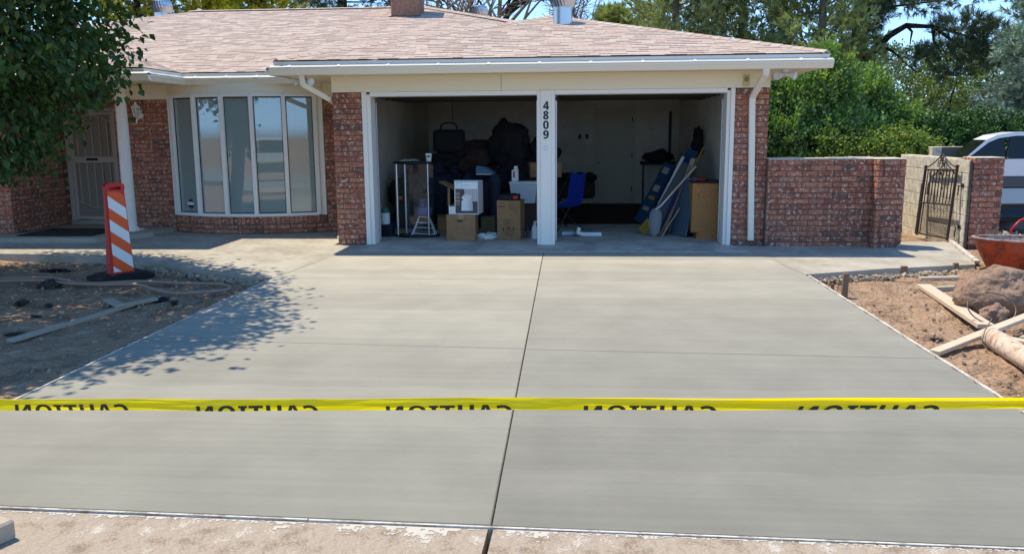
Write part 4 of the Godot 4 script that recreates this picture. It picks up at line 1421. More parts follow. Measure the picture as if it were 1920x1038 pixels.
	stake.call(0, "grey stake stub at the side path's edge, nearer the wheelbarrow", Vector3(5.10, -0.1, 1.77), 0.06, 0.04, 0.125, 0.0)
	stake.call(0, "dark stake stub at the walkway corner left of the driveway", Vector3(-3.20, -0.1, 2.98), 0.05, 0.04, 0.10, 0.08)
	stake.call(0, "short stake by the driveway's shaded left edge, near the hose", Vector3(-3.30, -0.1, 4.25), 0.05, 0.03, 0.13, 0.0)
	# boulder
	var bo := lump(412, Vector3(0.41, 0.285, 0.34), 0.36, 0.085, 44, 64)
	for i in bo.v.size():   # broken faces
		var p := bo.v[i]
		for pl in [[Vector3(-0.62, 0.25, 0.74).normalized(), 0.30], [Vector3(0.5, 0.05, 0.86).normalized(), 0.27], [Vector3(-0.9, 0.42, -0.1).normalized(), 0.36], [Vector3(0.2, 0.98, 0.0).normalized(), 0.27], [Vector3(-0.5, -0.1, 0.8).normalized(), 0.29], [Vector3(-0.55, 0.75, 0.4).normalized(), 0.31], [Vector3(0.7, 0.6, 0.3).normalized(), 0.33]]:
			var d: float = p.dot(pl[0]) - pl[1]
			if d > 0: p -= (pl[0] as Vector3) * d * 0.85
		bo.v[i] = p
	var smooth := bo
	for i in range(0, smooth.v.size(), 3):
		var m := (smooth.v[i + 2] - smooth.v[i]).cross(smooth.v[i + 1] - smooth.v[i])
		if m.length() > 1e-9:
			m = m.normalized()
			for j in 3: smooth.n[i + j] = (smooth.n[i + j] * 0.4 + m * 0.6).normalized()
	var bon := single("boulder", "large rough brown boulder on the right dirt beside the pale plank", "boulder", bo, M.boulder_rock, Vector3(4.49, 0.085, 4.20), 0.0)
	var small := lump(415, Vector3(0.11, 0.10, 0.10), 0.5, 0.12, 18, 24)
	single("rock", "smaller reddish rock tucked against the boulder's front", "rock", small, M.boulder_rock, Vector3(4.24, -0.03, 4.58))
	# wire loop
	var wl := MB.new()
	var wp := []
	for i in 40:
		var a := 2.7 + i * 0.135
		wp.append(Vector3(4.06 + cos(a) * 0.19 + i * 0.001, 0.10 + 0.12 * sin(a), 4.86 - sin(a) * 0.10))
	wl.tube(wp, [0.006], 5)
	single("wire_loop", "loop of thin grey wire springing over the plank by the boulder", "wire", wl, M.wire)
	var w2 := MB.new()
	w2.tube([Vector3(3.80, 0.14, 5.45), Vector3(3.72, 0.06, 5.52), Vector3(3.66, -0.02, 5.60), Vector3(3.68, -0.07, 5.68), Vector3(3.76, -0.08, 5.72)], [0.005], 5)
	single("bent_wire", "short bent wire hanging over the clay pipe's end", "wire", w2, M.wire)
	# clay pipe
	var cp := MB.new()
	var pa := Vector3(3.80, -0.015, 5.46)
	var pb := Vector3(3.62, -0.01, 7.4)
	cp.tube([pa, pa.lerp(pb, 0.3), pa.lerp(pb, 0.6), pb], [0.082, 0.080, 0.082, 0.082], 24, false)
	cp.tube([pb, pa], [0.066], 24, false)
	for i in 24:
		var X := (pb - pa).normalized().cross(Vector3.UP).normalized()
		var Y := X.cross((pb - pa).normalized())
		var f := func(t: float, r: float, o: Vector3) -> Vector3: return o + (X * cos(t) + Y * sin(t)) * r
		var t0 := TAU * i / 24
		var t1 := TAU * (i + 1) / 24
		cp.quad(f.call(t0, 0.066, pa), f.call(t0, 0.082, pa), f.call(t1, 0.082, pa), f.call(t1, 0.066, pa))
	single("clay_pipe", "stained pale clay pipe lying on the right dirt, in front of the boulder", "pipe", cp, M.clay_pipe)
	make_barrow()
	# rubble and crumbs on the dirt: nobody could count them
	rng.seed = 500
	var peb := lump(431, Vector3(1, 0.75, 0.9), 1.1, 0.16, 4, 6)
	for i in range(0, peb.v.size(), 3):
		var fnm := (peb.v[i + 2] - peb.v[i]).cross(peb.v[i + 1] - peb.v[i]).normalized()
		for j in 3: peb.n[i + j] = fnm
	var xs := []
	var cs := []
	for i in 7000:
		var x: float
		var z: float
		if i % 2:
			x = rr(3.2, 7.5); z = rr(0.2, 8.8)
		else:
			x = rr(-7.5, -3.22); z = rr(1.3, 8.8)
			if x > -3.3 - 0: continue
		if x > 3.0 and z < 2.6 - (x - 3.1) * 0.40 + 0.05 and x < 5.45: continue
		if x > 5.3 and z < 1.8: continue
		if x < 0 and z < 3.0 + (x + 3.2) * 0.62 + 0.1: continue
		var s: float = 0.0035 + 0.016 * pow(rng.randf(), 6.0)
		xs.append(Transform3D(Basis.from_euler(Vector3(rr(0, 6), rr(0, 6), rr(0, 6))).scaled(Vector3.ONE * s), Vector3(x, -0.085 + s * 0.3, z)))
		var g := rr(0.55, 1.1)
		cs.append(Color(g, g * rr(0.92, 1.0), g * rr(0.82, 0.98)))
	for i in 900:   # broken lumps along the slab edges
		var t := rng.randf()
		var p: Vector2 = Vector2(3.16, 2.50).lerp(Vector2(5.36, 1.74), t) if i % 2 else Vector2(-3.2, 2.96).lerp(Vector2(-5.6, 1.6), t)
		p += Vector2(rr(-0.06, 0.06), absf(rng.randfn(0, 0.07)) + 0.02)
		var s: float = 0.006 + 0.034 * pow(rng.randf(), 3.0)
		xs.append(Transform3D(Basis.from_euler(Vector3(rr(0, 6), rr(0, 6), rr(0, 6))).scaled(Vector3.ONE * s), Vector3(p.x, -0.088 + s * 0.5, p.y)))
		var g := rr(0.7, 1.15)
		cs.append(Color(g, g, g * 0.97))
	var pm := mat("rubble", Color(0.64, 0.575, 0.50), 0.95)
	pm.vertex_color_use_as_albedo = true
	var rub := scatter(self, "rubble", peb.mesh(), pm, xs, cs)
	# white pebbles behind the pillar
	xs = []; cs = []
	for i in 1500:
		var s := rr(0.02, 0.06)
		xs.append(Transform3D(Basis.from_euler(Vector3(rr(0, 6), rr(0, 6), rr(0, 6))).scaled(Vector3.ONE * s), Vector3(rr(6.6, 10.5), -0.03 + rr(-0.02, 0.04), rr(-3.6, 0.6))))
		var g := rr(0.75, 1.2)
		cs.append(Color(g, g * 0.98, g * 0.95))
	var wm := mat("white_pebble", Color(0.74, 0.71, 0.66), 0.9)
	wm.vertex_color_use_as_albedo = true
	scatter(self, "pebbles", peb.mesh(), wm, xs, cs)
	# dark clods and rags in the shaded dirt
	var clods := [[-6.35, 2.02, 0.20, 0.05, "flat black rag at the left edge of the shaded dirt"], [-5.75, 3.02, 0.13, 0.10, "dark torn clod beside the hose, left of the channelizer"], [-5.42, 4.05, 0.08, 0.05, "pointed dark clod on the shaded dirt, left of the boards"], [-5.05, 4.16, 0.07, 0.03, "thin dark scrap right of the pointed clod"], [-4.82, 4.72, 0.07, 0.03, "dark flat clod below the pointed clod on shaded dirt"], [-4.55, 5.42, 0.09, 0.03, "dark scrap beside the leftmost grey board"], [-3.98, 3.86, 0.09, 0.05, "crumpled bluish rag at the short board's end"], [-3.78, 3.98, 0.07, 0.03, "dark lump between the bluish rag and driveway"], [3.45, 5.28, 0.055, 0.022, "small dark scrap on the right dirt, above the pale plank's tip"], [3.16, 5.42, 0.05, 0.015, "tiny dark chip on the driveway's right edge"]]
	for i in clods.size():
		var c: Array = clods[i]
		var m := lump(440 + i, Vector3(c[2] * 0.85, c[3] * 0.5, c[2] * 0.42), 1.5, 0.26, 16, 22)
		single("clod" if i != 6 and i != 0 else "rag", c[4], "debris", m, M.navy_cloth if i == 6 else (M.rubber if i == 0 else mat("clod_%d" % i, Color(0.27, 0.24, 0.225), 0.95)), Vector3(c[0], -0.08, c[1]), i * 0.7)
	# bottom left: a weathered block and, at right edge, another channelizer's base
	var gb := MB.new()
	gb.cbox(Vector3.ZERO, Vector3(0.50, 0.09, 0.30), 0.010)
	single("stone_block", "weathered grey block cut off by the bottom left corner", "block", gb, M.grey_wood, Vector3(-2.16, 0.035, 9.42), 1.18)
	make_tape()

func make_barrow() -> void:
	var b := thing("wheelbarrow", "rusty orange wheelbarrow with concrete crusted tub at the right edge", "wheelbarrow", Vector3(5.22, -0.09, 1.93), 0.0)
	# tub: elliptic loops from floor to rim, long axis to the right
	var tub := MB.new()
	var ins := MB.new()
	var prof := [[0.0, 0.055, 0.0, 0.0], [0.20, 0.055, 0.26, 0.16], [0.30, 0.10, 0.33, 0.20], [0.43, 0.30, 0.44, 0.285], [0.475, 0.432, 0.50, 0.335]]
	var P := func(lvl: int, t: float, inset: float, up: float) -> Vector3:
		var q: Array = prof[lvl]
		var ct := cos(t)
		var st := sin(t)
		var sx := signf(ct) * pow(absf(ct), 0.72) * maxf(q[2] - inset, 0) * (1.0 if ct > 0 else 1.0)
		var sz := signf(st) * pow(absf(st), 0.72) * maxf(q[3] - inset, 0) * (1.0 if ct > 0 else 1.0 + ct * 0.35)
		return Vector3(0.5 + sx, q[1] + up + (q[0] * 0.0) + (0.02 * -ct if lvl == 4 else 0.0), sz)
	var k := 40
	for l in 4:
		for j in k:
			var t0 := TAU * j / k
			var t1 := TAU * (j + 1) / k
			tub.quad(P.call(l, t0, 0, 0), P.call(l + 1, t0, 0, 0), P.call(l + 1, t1, 0, 0), P.call(l, t1, 0, 0))
			ins.quad(P.call(l, t1, 0.008, 0.008 if l < 4 else 0.0), P.call(l + 1, t1, 0.008, 0.008 if l < 3 else -0.002), P.call(l + 1, t0, 0.008, 0.008 if l < 3 else -0.002), P.call(l, t0, 0.008, 0.008))
	part(b, "tub", tub, M.rust)
	part(b, "tub_lining", ins, M.tub_inside)
	var rim := MB.new()
	var rp := []
	for j in k + 1: rp.append(P.call(4, TAU * j / k, 0, 0))
	rim.tube(rp, [0.013], 8, false)
	part(b, "rim", rim, M.tub_inside)
	var fill := MB.new()
	for j in k: fill.tri(Vector3(0.55, 0.25, 0.02), (P.call(3, TAU * (j + 1) / k, 0.012, -0.02) as Vector3), (P.call(3, TAU * j / k, 0.012, -0.02) as Vector3))
	part(b, "dried_concrete", fill, M.tub_inside)
	for s in [-1, 1]:
		var h := MB.new()
		h.bar(Vector3(0.15, 0.04, s * 0.12), Vector3(1.55, 0.42, s * 0.31), 0.04, 0.045, 0.006)
		part(b, "handle", h, M.stake_wood)
		var lg := MB.new()
		lg.tube([Vector3(0.95, 0.24, s * 0.20), Vector3(1.0, 0.0, s * 0.22), Vector3(1.12, 0.0, s * 0.22), Vector3(1.15, 0.28, s * 0.24)], [0.013], 8)
		part(b, "leg", lg, M.dark_metal)
	var wh := MB.new()
	for i in 24:
		pass
	wh.xf = Transform3D(Basis(Vector3.RIGHT, PI / 2), Vector3(0.28, 0.1, 0.0))
	wh.lathe([Vector2(0.05, -0.03), Vector2(0.085, -0.04), Vector2(0.10, 0.0), Vector2(0.085, 0.04), Vector2(0.05, 0.03), Vector2(0.05, -0.03)], 24)
	part(b, "wheel", wh, M.rubber)

func clip_below(src: Array, y0: float) -> Array:   # keeps what lies above y0 of a list of triangles
	var out := []
	for i in range(0, src.size(), 3):
		var poly := []
		for j in 3:
			var a: Vector3 = src[i + j]
			var b: Vector3 = src[i + (j + 1) % 3]
			if a.y >= y0: poly.append(a)
			if (a.y >= y0) != (b.y >= y0): poly.append(a.lerp(b, (y0 - a.y) / (b.y - a.y)))
		for j in range(1, poly.size() - 1): out.append_array([poly[0], poly[j], poly[j + 1]])
	return out

func make_tape() -> void:
	var t := thing("caution_tape", "yellow caution tape with mirrored dark lettering stretched across the driveway foot", "tape")
	var zt := func(x: float) -> float: return 10.2 + 0.04 * (x - 0.2)
	var yb := func(x: float) -> float: return 0.9105 + 0.0316 * x + 0.0013 * sin(x * 5.3 + 0.6) + 0.0007 * sin(x * 13.0)
	var tall := func(x: float) -> float: return 0.033 - 0.0125 * clampf((x - 0.35) / 1.1, 0.0, 1.0)
	var m := MB.new()
	var fl := MB.new()
	var n := 120
	for i in n:
		var a := -4.0 + 8.0 * i / n
		var b := -4.0 + 8.0 * (i + 1) / n
		var P := func(x: float, k: int) -> Vector3:
			var h: float = [0.0, 0.37, 0.68, 1.0][k] * tall.call(x)
			var o: float = [0.0, 0.0022, 0.001, -0.003][k] + 0.0016 * sin(x * 7.0 + k) + 0.0012 * sin(x * 19.0 + k * 2.0)
			return Vector3(x, yb.call(x) + h, zt.call(x) + o)
		for k in 3: m.quad(P.call(a, k), P.call(b, k), P.call(b, k + 1), P.call(a, k + 1))
		# folded edge that leans back, growing to the right
		var w := func(x: float) -> float: return 0.001 + clampf((x - 0.35) / 1.1, 0.0, 1.0) * 0.014
		var F := func(x: float, e: int) -> Vector3: return Vector3(x, yb.call(x) + tall.call(x) + (w.call(x) if e else 0.0), zt.call(x) - 0.003 + (0.016 if e else 0.0) * w.call(x) / 0.012)
		fl.quad(F.call(a, 0), F.call(b, 0), F.call(b, 1), F.call(a, 1))
	part(t, "tape_strip", m, M.tape)
	part(t, "folded_edge", fl, M.tape)
	var sf := SystemFont.new()
	sf.font_names = PackedStringArray(["Droid Sans"])
	sf.font_weight = 700
	var tm := TextMesh.new()
	tm.text = "CAUTION"
	tm.font = sf
	tm.font_size = 64
	tm.pixel_size = 0.01
	tm.depth = 0.0
	var src := []
	var arr := tm.surface_get_arrays(0)
	var vv: PackedVector3Array = arr[Mesh.ARRAY_VERTEX]
	var ids = arr[Mesh.ARRAY_INDEX]
	if ids != null and ids.size():
		for i in ids: src.append(vv[i])
	else:
		for p in vv: src.append(p)
	var lo := Vector3(1e9, 1e9, 0)
	var hi := Vector3(-1e9, -1e9, 0)
	for p in src:
		lo = lo.min(p); hi = hi.max(p)
	var words := [[-1.222, -0.867, 0.0, 0.0195], [-0.66, -0.30, 0.0, 0.0165], [-0.105, 0.249, 0.0, 0.0145], [0.444, 0.797, 0.0, 0.0135], [1.004, 1.360, 0.35, 0.0125], [1.60, 1.95, 0.3, 0.012], [-1.78, -1.42, 0.0, 0.0195]]
	for w in words:
		var tri := []
		var wid: float = w[1] - w[0]
		for p in src:
			var u: float = (p.x - lo.x) / (hi.x - lo.x)
			var v: float = (p.y - lo.y) / (hi.y - lo.y)
			var y: float = w[3] - (1.0 - v) * 0.046
			tri.append(Vector3(w[1] - u * wid + (w[2] as float) * y, y, 0.0))
		tri = clip_below(tri, 0.0)
		var mb := MB.new()
		for i in range(0, tri.size(), 3):
			var q := []
			for j in 3:
				var p: Vector3 = tri[i + j]
				var f: float = clampf(p.y / 0.012, 0, 1)
				q.append(Vector3(p.x, yb.call(p.x) + p.y, zt.call(p.x) + 0.0022 * f + 0.0016 * sin(p.x * 7.0 + p.y * 60.0) + 0.0012 * sin(p.x * 19.0 + p.y * 120.0) + 0.0016))
			if ((q[1] as Vector3) - (q[0] as Vector3)).cross((q[2] as Vector3) - (q[0] as Vector3)).z < 0: mb.tri(q[0], q[2], q[1])
			else: mb.tri(q[0], q[1], q[2])
		part(t, "lettering", mb, M.tape_ink)

# ---------------------------------------------------------------- what stands in the garage
func make_garage_things() -> void:
	rng.seed = 700
	var fy := 0.008
	# floor mat
	var fm := MB.new()
	fm.slab(v2([[-2.9, -2.75], [2.72, -2.75], [2.72, -6.95], [-2.9, -6.95]]), fy + 0.0005, fy + 0.012)
	single("garage_mat", "black mat covering the rear half of the garage floor", "mat", fm, M.rubber)
	# stand with steel posts
	var st := thing("display_stand", "oval black stand with three silver posts, standing inside the left garage opening", "stand", Vector3(-2.11, fy, -0.98))
	for y in [0.0, 1.16]:
		var m := MB.new()
		m.xf = Transform3D(Basis.IDENTITY, Vector3(0, y, 0))
		m.lathe([Vector2(0, 0.0), Vector2(0.36, 0.0), Vector2(0.37, 0.015), Vector2(0.36, 0.032), Vector2(0, 0.032)], 32, 1.0, 0.62)
		part(st, "shelf_board", m, M.black_paint)
	for p in [[-0.29, 0.10, 0.022], [-0.20, -0.13, 0.020], [0.22, 0.15, 0.014]]:
		var m := MB.new()
		m.tube([Vector3(p[0], 0.032, p[1]), Vector3(p[0], 1.16, p[1])], [p[2]], 14)
		part(st, "post", m, M.steel)
	var gm := MB.new()
	for i in 10:
		var t0 := 0.45 + i * 0.225
		var t1 := t0 + 0.225
		var q0 := Vector3(cos(t0) * 0.33, 0, sin(t0) * 0.20)
		var q1 := Vector3(cos(t1) * 0.33, 0, sin(t1) * 0.20)
		gm.quad(q1 + Vector3.UP * 0.04, q0 + Vector3.UP * 0.04, q0 + Vector3.UP * 1.15, q1 + Vector3.UP * 1.15)
	part(st, "curved_glass", gm, mat("clear_glass", Color(0.8, 0.85, 0.85, 0.02), 0.03))
	M.clear_glass.transparency = BaseMaterial3D.TRANSPARENCY_ALPHA
	var cup := MB.new()
	cup.lathe([Vector2(0, 0), Vector2(0.040, 0), Vector2(0.052, 0.12), Vector2(0.055, 0.12), Vector2(0.055, 0.128), Vector2(0.048, 0.125), Vector2(0.038, 0.01), Vector2(0, 0.01)], 20)
	var cu := single("plastic_cup", "white plastic tub standing on the silver post stand's top", "tub", cup, M.white_plastic, Vector3(-1.885, fy + 1.193, -0.93))
	var lb := MB.new()
	lb.box(Vector3(-0.016, 0.065, 0.046), Vector3(0.026, 0.098, 0.0525))
	part(cu, "label_patch", lb, M.grey_plastic)
	var mg := MB.new()
	mg.bar(Vector3(-0.17, 0.012, 0.03), Vector3(0.13, 0.02, -0.02), 0.2, 0.015, 0.004)
	mg.bar(Vector3(-0.15, 0.026, 0.02), Vector3(0.10, 0.034, 0.0), 0.16, 0.012, 0.004)
	single("magazines", "few papers piled on the silver post stand's top, left of tub", "papers", mg, mat("paper", Color(0.55, 0.60, 0.52), 0.7), Vector3(-2.18, fy + 1.193, -0.98))
	var pk := MB.new()
	pk.lathe([Vector2(0, 0), Vector2(0.10, 0.0), Vector2(0.13, 0.05), Vector2(0.135, 0.14), Vector2(0.10, 0.145), Vector2(0.0, 0.12)], 20)
	for k in 6: pk.bar(Vector3(rr(-0.09, 0.09), 0.12, rr(-0.05, 0.05)), Vector3(rr(-0.07, 0.09), 0.27, rr(-0.05, 0.05)), 0.05, 0.01)
	var pkn := single("blue_basket", "blue bucket of folded cloths inside the silver post stand, on white rack", "bucket", pk, mat("basket_blue", Color(0.22, 0.32, 0.50), 0.6), Vector3(-1.98, fy + 0.33, -0.95))
	var rk := MB.new()
	for s in [-1, 1]:
		rk.tube([Vector3(s * 0.19, 0, 0.08), Vector3(s * 0.07, 0.30, 0.0)], [0.009], 6)
		rk.tube([Vector3(s * 0.19, 0, -0.08), Vector3(s * 0.07, 0.30, -0.03)], [0.009], 6)
	for y in [0.02, 0.12, 0.2, 0.29]:
		var hw := lerpf(0.185, 0.07, y / 0.30)
		rk.tube([Vector3(-hw, y, 0.06), Vector3(hw, y - 0.015, 0.06)], [0.007], 6)
	var rkn := single("wire_rack", "small white wire rack on the bottom board of the silver post stand", "rack", rk, M.white_plastic, Vector3(-1.99, fy + 0.034, -0.96))
	# kettle box on carton
	var cb := thing("cardboard_box", "plain brown carton with hand hole, under the open white picture box", "box", Vector3(-1.325, fy, -0.62))
	var m := MB.new()
	m.box(Vector3(-0.225, 0, -0.20), Vector3(0.225, 0.40, 0.20), 0.006)
	part(cb, "carton", m, M.cardboard)
	m = MB.new()
	m.box(Vector3(-0.06, 0.292, 0.2005), Vector3(0.03, 0.318, 0.2025))
	part(cb, "hand_hole", m, M.black_paint)
	m = MB.new()
	m.box(Vector3(-0.035, 0.335, 0.2005), Vector3(0.045, 0.4008, 0.2022))
	m.box(Vector3(-0.035, 0.4005, -0.2), Vector3(0.045, 0.4022, 0.2022))
	part(cb, "packing_tape", m, mat("packing_tape_tan", Color(0.66, 0.53, 0.38), 0.4))
	var kb := thing("picture_box", "open white box printed with a pale kettle, on top of brown carton", "box", Vector3(-1.27, fy + 0.403, -0.64), -0.10)
	m = MB.new()
	m.box(Vector3(-0.225, 0, -0.19), Vector3(0.235, 0.008, 0.19))
	m.box(Vector3(0.228, 0.008, -0.19), Vector3(0.235, 0.50, 0.19))
	m.box(Vector3(-0.225, 0.008, -0.19), Vector3(0.228, 0.50, -0.183))
	m.box(Vector3(-0.225, 0.008, -0.183), Vector3(-0.218, 0.13, 0.183))
	m.box(Vector3(-0.13, 0.008, 0.183), Vector3(0.228, 0.50, 0.190))
	m.box(Vector3(-0.225, 0.008, 0.183), Vector3(-0.13, 0.12, 0.19))
	part(kb, "carton", m, M.white_sheet)
	m = MB.new()
	m.xf = Transform3D(Basis(Vector3.BACK, -0.45), Vector3(-0.225, 0.42, 0))
	m.box(Vector3(-0.17, -0.003, -0.19), Vector3(0.10, 0.003, 0.19))
	part(kb, "flap", m, M.cardboard)
	m = MB.new()
	m.box(Vector3(-0.26, 0.10, 0.10), Vector3(-0.225, 0.40, 0.105)); m.box(Vector3(-0.13, 0.13, 0.1835), Vector3(-0.128, 0.42, 0.1885))
	part(kb, "flap", m, M.cardboard)
	var kt := paint(192, 208, func(x: int, y: int) -> Color:
		if y < 46: 
			if x > 12 and x < 58 and y > 3 and y < 44: return Color(0.55, 0.78, 0.78) if (x < 17 or x > 53 or y < 8 or y > 39) else Color(0.86, 0.92, 0.92)
			return Color(0.78, 0.82, 0.86) if (x > 66 and x < 110 and y > 16 and y < 24) else Color(0.90, 0.91, 0.92)
		var c := Color(0.30, 0.27, 0.27)
		if x > 78 and y < 128: c = Color(0.78, 0.77, 0.76) if (x / 9) % 2 else Color(0.66, 0.65, 0.65)
		if x < 40 and y > 60 and y < 150: c = Color(0.45, 0.33, 0.28) if (y / 12) % 2 else Color(0.62, 0.55, 0.50)
		var dx := (x - 100.0) / 54.0
		var dy := (y - 148.0) / 50.0
		if y > 96 and y < 190 and absf(dx) < 0.93 - 0.10 * (190 - y) / 94.0 : c = Color(0.90, 0.90, 0.89).lerp(Color(0.72, 0.72, 0.72), clampf(dx + 0.1, 0, 1))
		var hd := Vector2((x - 100.0) / 40.0, (y - 96.0) / 14.0).length()
		if hd < 1.0: c = Color(0.84, 0.84, 0.83)
		var ln := Vector2((x - 60.0) / 14.0, (y - 92.0) / 28.0).length()
		if ln > 0.75 and ln < 1.1 and x < 66: c = Color(0.16, 0.14, 0.14)
		return c)
	var pm := mat("box_print", Color.WHITE, 0.5)
	pm.albedo_texture = kt
	m = MB.new()
	var p0 := Vector3(-0.118, 0.014, 0.1915)
	var p1 := Vector3(0.230, 0.494, 0.1915)
	m.stri(p0, Vector3(p1.x, p0.y, p0.z), p1, Vector3.BACK, Vector3.BACK, Vector3.BACK, Vector2(0, 1), Vector2(1, 1), Vector2(1, 0))
	m.stri(p0, p1, Vector3(p0.x, p1.y, p0.z), Vector3.BACK, Vector3.BACK, Vector3.BACK, Vector2(0, 1), Vector2(1, 0), Vector2(0, 0))
	part(kb, "printed_face", m, pm)
	# tall printed carton
	var tc := thing("tall_carton", "tall brown carton with black print standing left of centre post", "box", Vector3(-0.575, fy, -0.72), -0.12)
	m = MB.new()
	m.box(Vector3(-0.185, 0, -0.18), Vector3(0.185, 0.605, 0.18), 0.006)
	part(tc, "carton", m, M.cardboard)
	m = MB.new()
	for r in [[-0.09, 0.30, 0.19, 4], [-0.09, 0.268, 0.19, 4], [-0.09, 0.236, 0.19, 4], [-0.10, 0.115, 0.21, 9], [-0.05, 0.085, 0.12, 5], [-0.05, 0.055, 0.12, 5], [-0.16, 0.515, 0.11, 5], [-0.16, 0.495, 0.11, 5], [-0.13, 0.56, 0.06, 3], [-0.05, 0.148, 0.11, 4]]:
		var x: float = r[0]
		for k in (r[3] as int) * 2:
			var w := rr(0.006, 0.014)
			if x + w > r[0] + r[2]: break
			m.box(Vector3(x, r[1], 0.1804), Vector3(x + w, r[1] + 0.011, 0.1815))
			x += w + rr(0.003, 0.008)
	for x in [-0.085, 0.075]:
		m.box(Vector3(x - 0.007, 0.14, 0.1804), Vector3(x + 0.007, 0.175, 0.1815)); m.prism(PackedVector2Array([Vector2(x - 0.014, 0.175), Vector2(x + 0.014, 0.175), Vector2(x, 0.195)]), 0.1804, 0.1815)
	m.box(Vector3(-0.025, 0.175, 0.1804), Vector3(0.022, 0.195, 0.1815))
	m.box(Vector3(0.015, 0.475, 0.1804), Vector3(0.018, 0.545, 0.1815)); m.box(Vector3(0.018, 0.475, 0.1804), Vector3(0.055, 0.478, 0.1815)); m.box(Vector3(0.055, 0.475, 0.1804), Vector3(0.058, 0.545, 0.1815))
	part(tc, "carton_print", m, M.print_ink)
	var tb := MB.new()
	tb.box(Vector3(-0.19, 0, -0.12), Vector3(0.12, 0.085, 0.12), 0.012)
	tb.box(Vector3(-0.10, 0.085, -0.02), Vector3(0.06, 0.10, 0.02), 0.006)
	var tbn := single("tool_case", "black case with red label lying on the tall printed carton", "case", tb, M.rubber, Vector3(-0.55, fy + 0.607, -0.72))
	m = MB.new()
	m.box(Vector3(0.02, 0.02, 0.1204), Vector3(0.095, 0.065, 0.1225))
	part(tbn, "red_label", m, M.red_paint)
	# white tub with lid on a dark stool, spray box on top
	var stool := MB.new()
	stool.box(Vector3(-0.25, 0, -0.22), Vector3(0.25, 0.47, 0.22), 0.02)
	single("dark_crate", "dark crate under the lidded white tub, behind the tall carton", "crate", stool, M.brown_cloth, Vector3(-0.42, fy, -1.92))
	var wt := thing("storage_tub", "translucent white lidded storage tub left of the centre post", "tub", Vector3(-0.43, fy + 0.472, -1.75))
	m = MB.new()
	var pr := func(mb: MB, w0: float, d0: float, y0: float, w1: float, d1: float, y1: float) -> void:
		var a := [Vector3(-w0, y0, d0), Vector3(w0, y0, d0), Vector3(w0, y0, -d0), Vector3(-w0, y0, -d0)]
		var b := [Vector3(-w1, y1, d1), Vector3(w1, y1, d1), Vector3(w1, y1, -d1), Vector3(-w1, y1, -d1)]
		for i in 4: mb.quad(a[i], a[(i + 1) % 4], b[(i + 1) % 4], b[i])
		mb.quad(b[0], b[1], b[2], b[3]); mb.quad(a[3], a[2], a[1], a[0])
	pr.call(m, 0.19, 0.15, 0.0, 0.225, 0.18, 0.32)
	part(wt, "tub_body", m, mat("tub_plastic", Color(0.72, 0.75, 0.77), 0.45))
	m = MB.new()
	m.box(Vector3(-0.24, 0.32, -0.195), Vector3(0.24, 0.36, 0.195), 0.012)
	part(wt, "lid", m, M.white_plastic)
	var sb := thing("white_carton", "small white carton with red print on the storage tub's lid", "carton", Vector3(-0.575, fy + 0.834, -1.70), 0.15)
	m = MB.new()
	m.box(Vector3(-0.055, 0, -0.04), Vector3(0.03, 0.19, 0.04), 0.003)
	m.box(Vector3(-0.02, 0.19, -0.03), Vector3(0.045, 0.25, 0.03), 0.008)
	m.box(Vector3(0.03, 0.0, -0.035), Vector3(0.055, 0.20, 0.035), 0.004)
	part(sb, "carton", m, M.white_sheet)
	m = MB.new()
	m.box(Vector3(-0.035, 0.06, 0.0405), Vector3(-0.005, 0.16, 0.0425))
	part(sb, "red_print", m, M.red_paint)
	# spray bottles near the post
	var sp := MB.new()
	sp.lathe([Vector2(0, 0), Vector2(0.045, 0), Vector2(0.047, 0.02), Vector2(0.046, 0.16), Vector2(0.02, 0.215), Vector2(0.017, 0.24), Vector2(0, 0.24)], 18)
	sp.bar(Vector3(0, 0.255, -0.02), Vector3(0, 0.262, 0.055), 0.024, 0.03, 0.005)
	sp.bar(Vector3(0, 0.24, 0.025), Vector3(0, 0.19, 0.045), 0.012, 0.01)
	single("spray_bottle", "whitish spray bottle on floor against the centre post's left side", "bottle", sp, M.white_plastic, Vector3(-0.205, fy, -0.70), 0.5)
	sp = MB.new()
	sp.lathe([Vector2(0, 0), Vector2(0.035, 0), Vector2(0.035, 0.10), Vector2(0.015, 0.13), Vector2(0.015, 0.15), Vector2(0, 0.15)], 16)
	single("small_bottle", "small dim bottle between the tall carton and the spray bottle", "bottle", sp, M.grey_plastic, Vector3(-0.32, fy, -0.85))
	var rg := lump(455, Vector3(0.17, 0.06, 0.10), 0.8, 0.16, 14, 22, -0.3)
	single("white_rag", "crumpled white rag on the floor between the two brown cartons", "rag", rg, M.white_sheet, Vector3(-0.93, fy + 0.02, -0.72))
	# paint tins and basket at the left jamb
	var bk := thing("basket", "dark slotted basket on floor by the left door jamb", "basket", Vector3(-2.68, fy, -1.0))
	m = MB.new()
	pr.call(m, 0.17, 0.13, 0.0, 0.19, 0.15, 0.20)
	part(bk, "basket_body", m, M.navy_cloth)
	for k in 7:
		m = MB.new()
		m.box(Vector3(-0.16 + k * 0.048, 0.03, 0.143), Vector3(-0.13 + k * 0.048, 0.18, 0.153))
		part(bk, "slot_bar", m, M.rubber)
	for d in [[-0.09, 0.0, 0.075, 0.17, "white paint tin, right one in the dark basket by the left jamb", 0.15], [-0.11, 0.0, 0.05, 0.15, "slimmer white tin, left one in the dark basket by the left jamb", -0.0]]:
		var pt := MB.new()
		pt.lathe([Vector2(0, 0), Vector2(d[2], 0), Vector2(d[2], d[3]), Vector2(d[2] * 1.04, d[3]), Vector2(d[2] * 1.04, d[3] + 0.01), Vector2(0, d[3] + 0.008)], 20)
		single("paint_tin", d[4], "tin", pt, M.white_plastic, Vector3(-2.68 + d[0] + d[5] * 1.0, fy + 0.20, -0.97))
	var tl := MB.new()
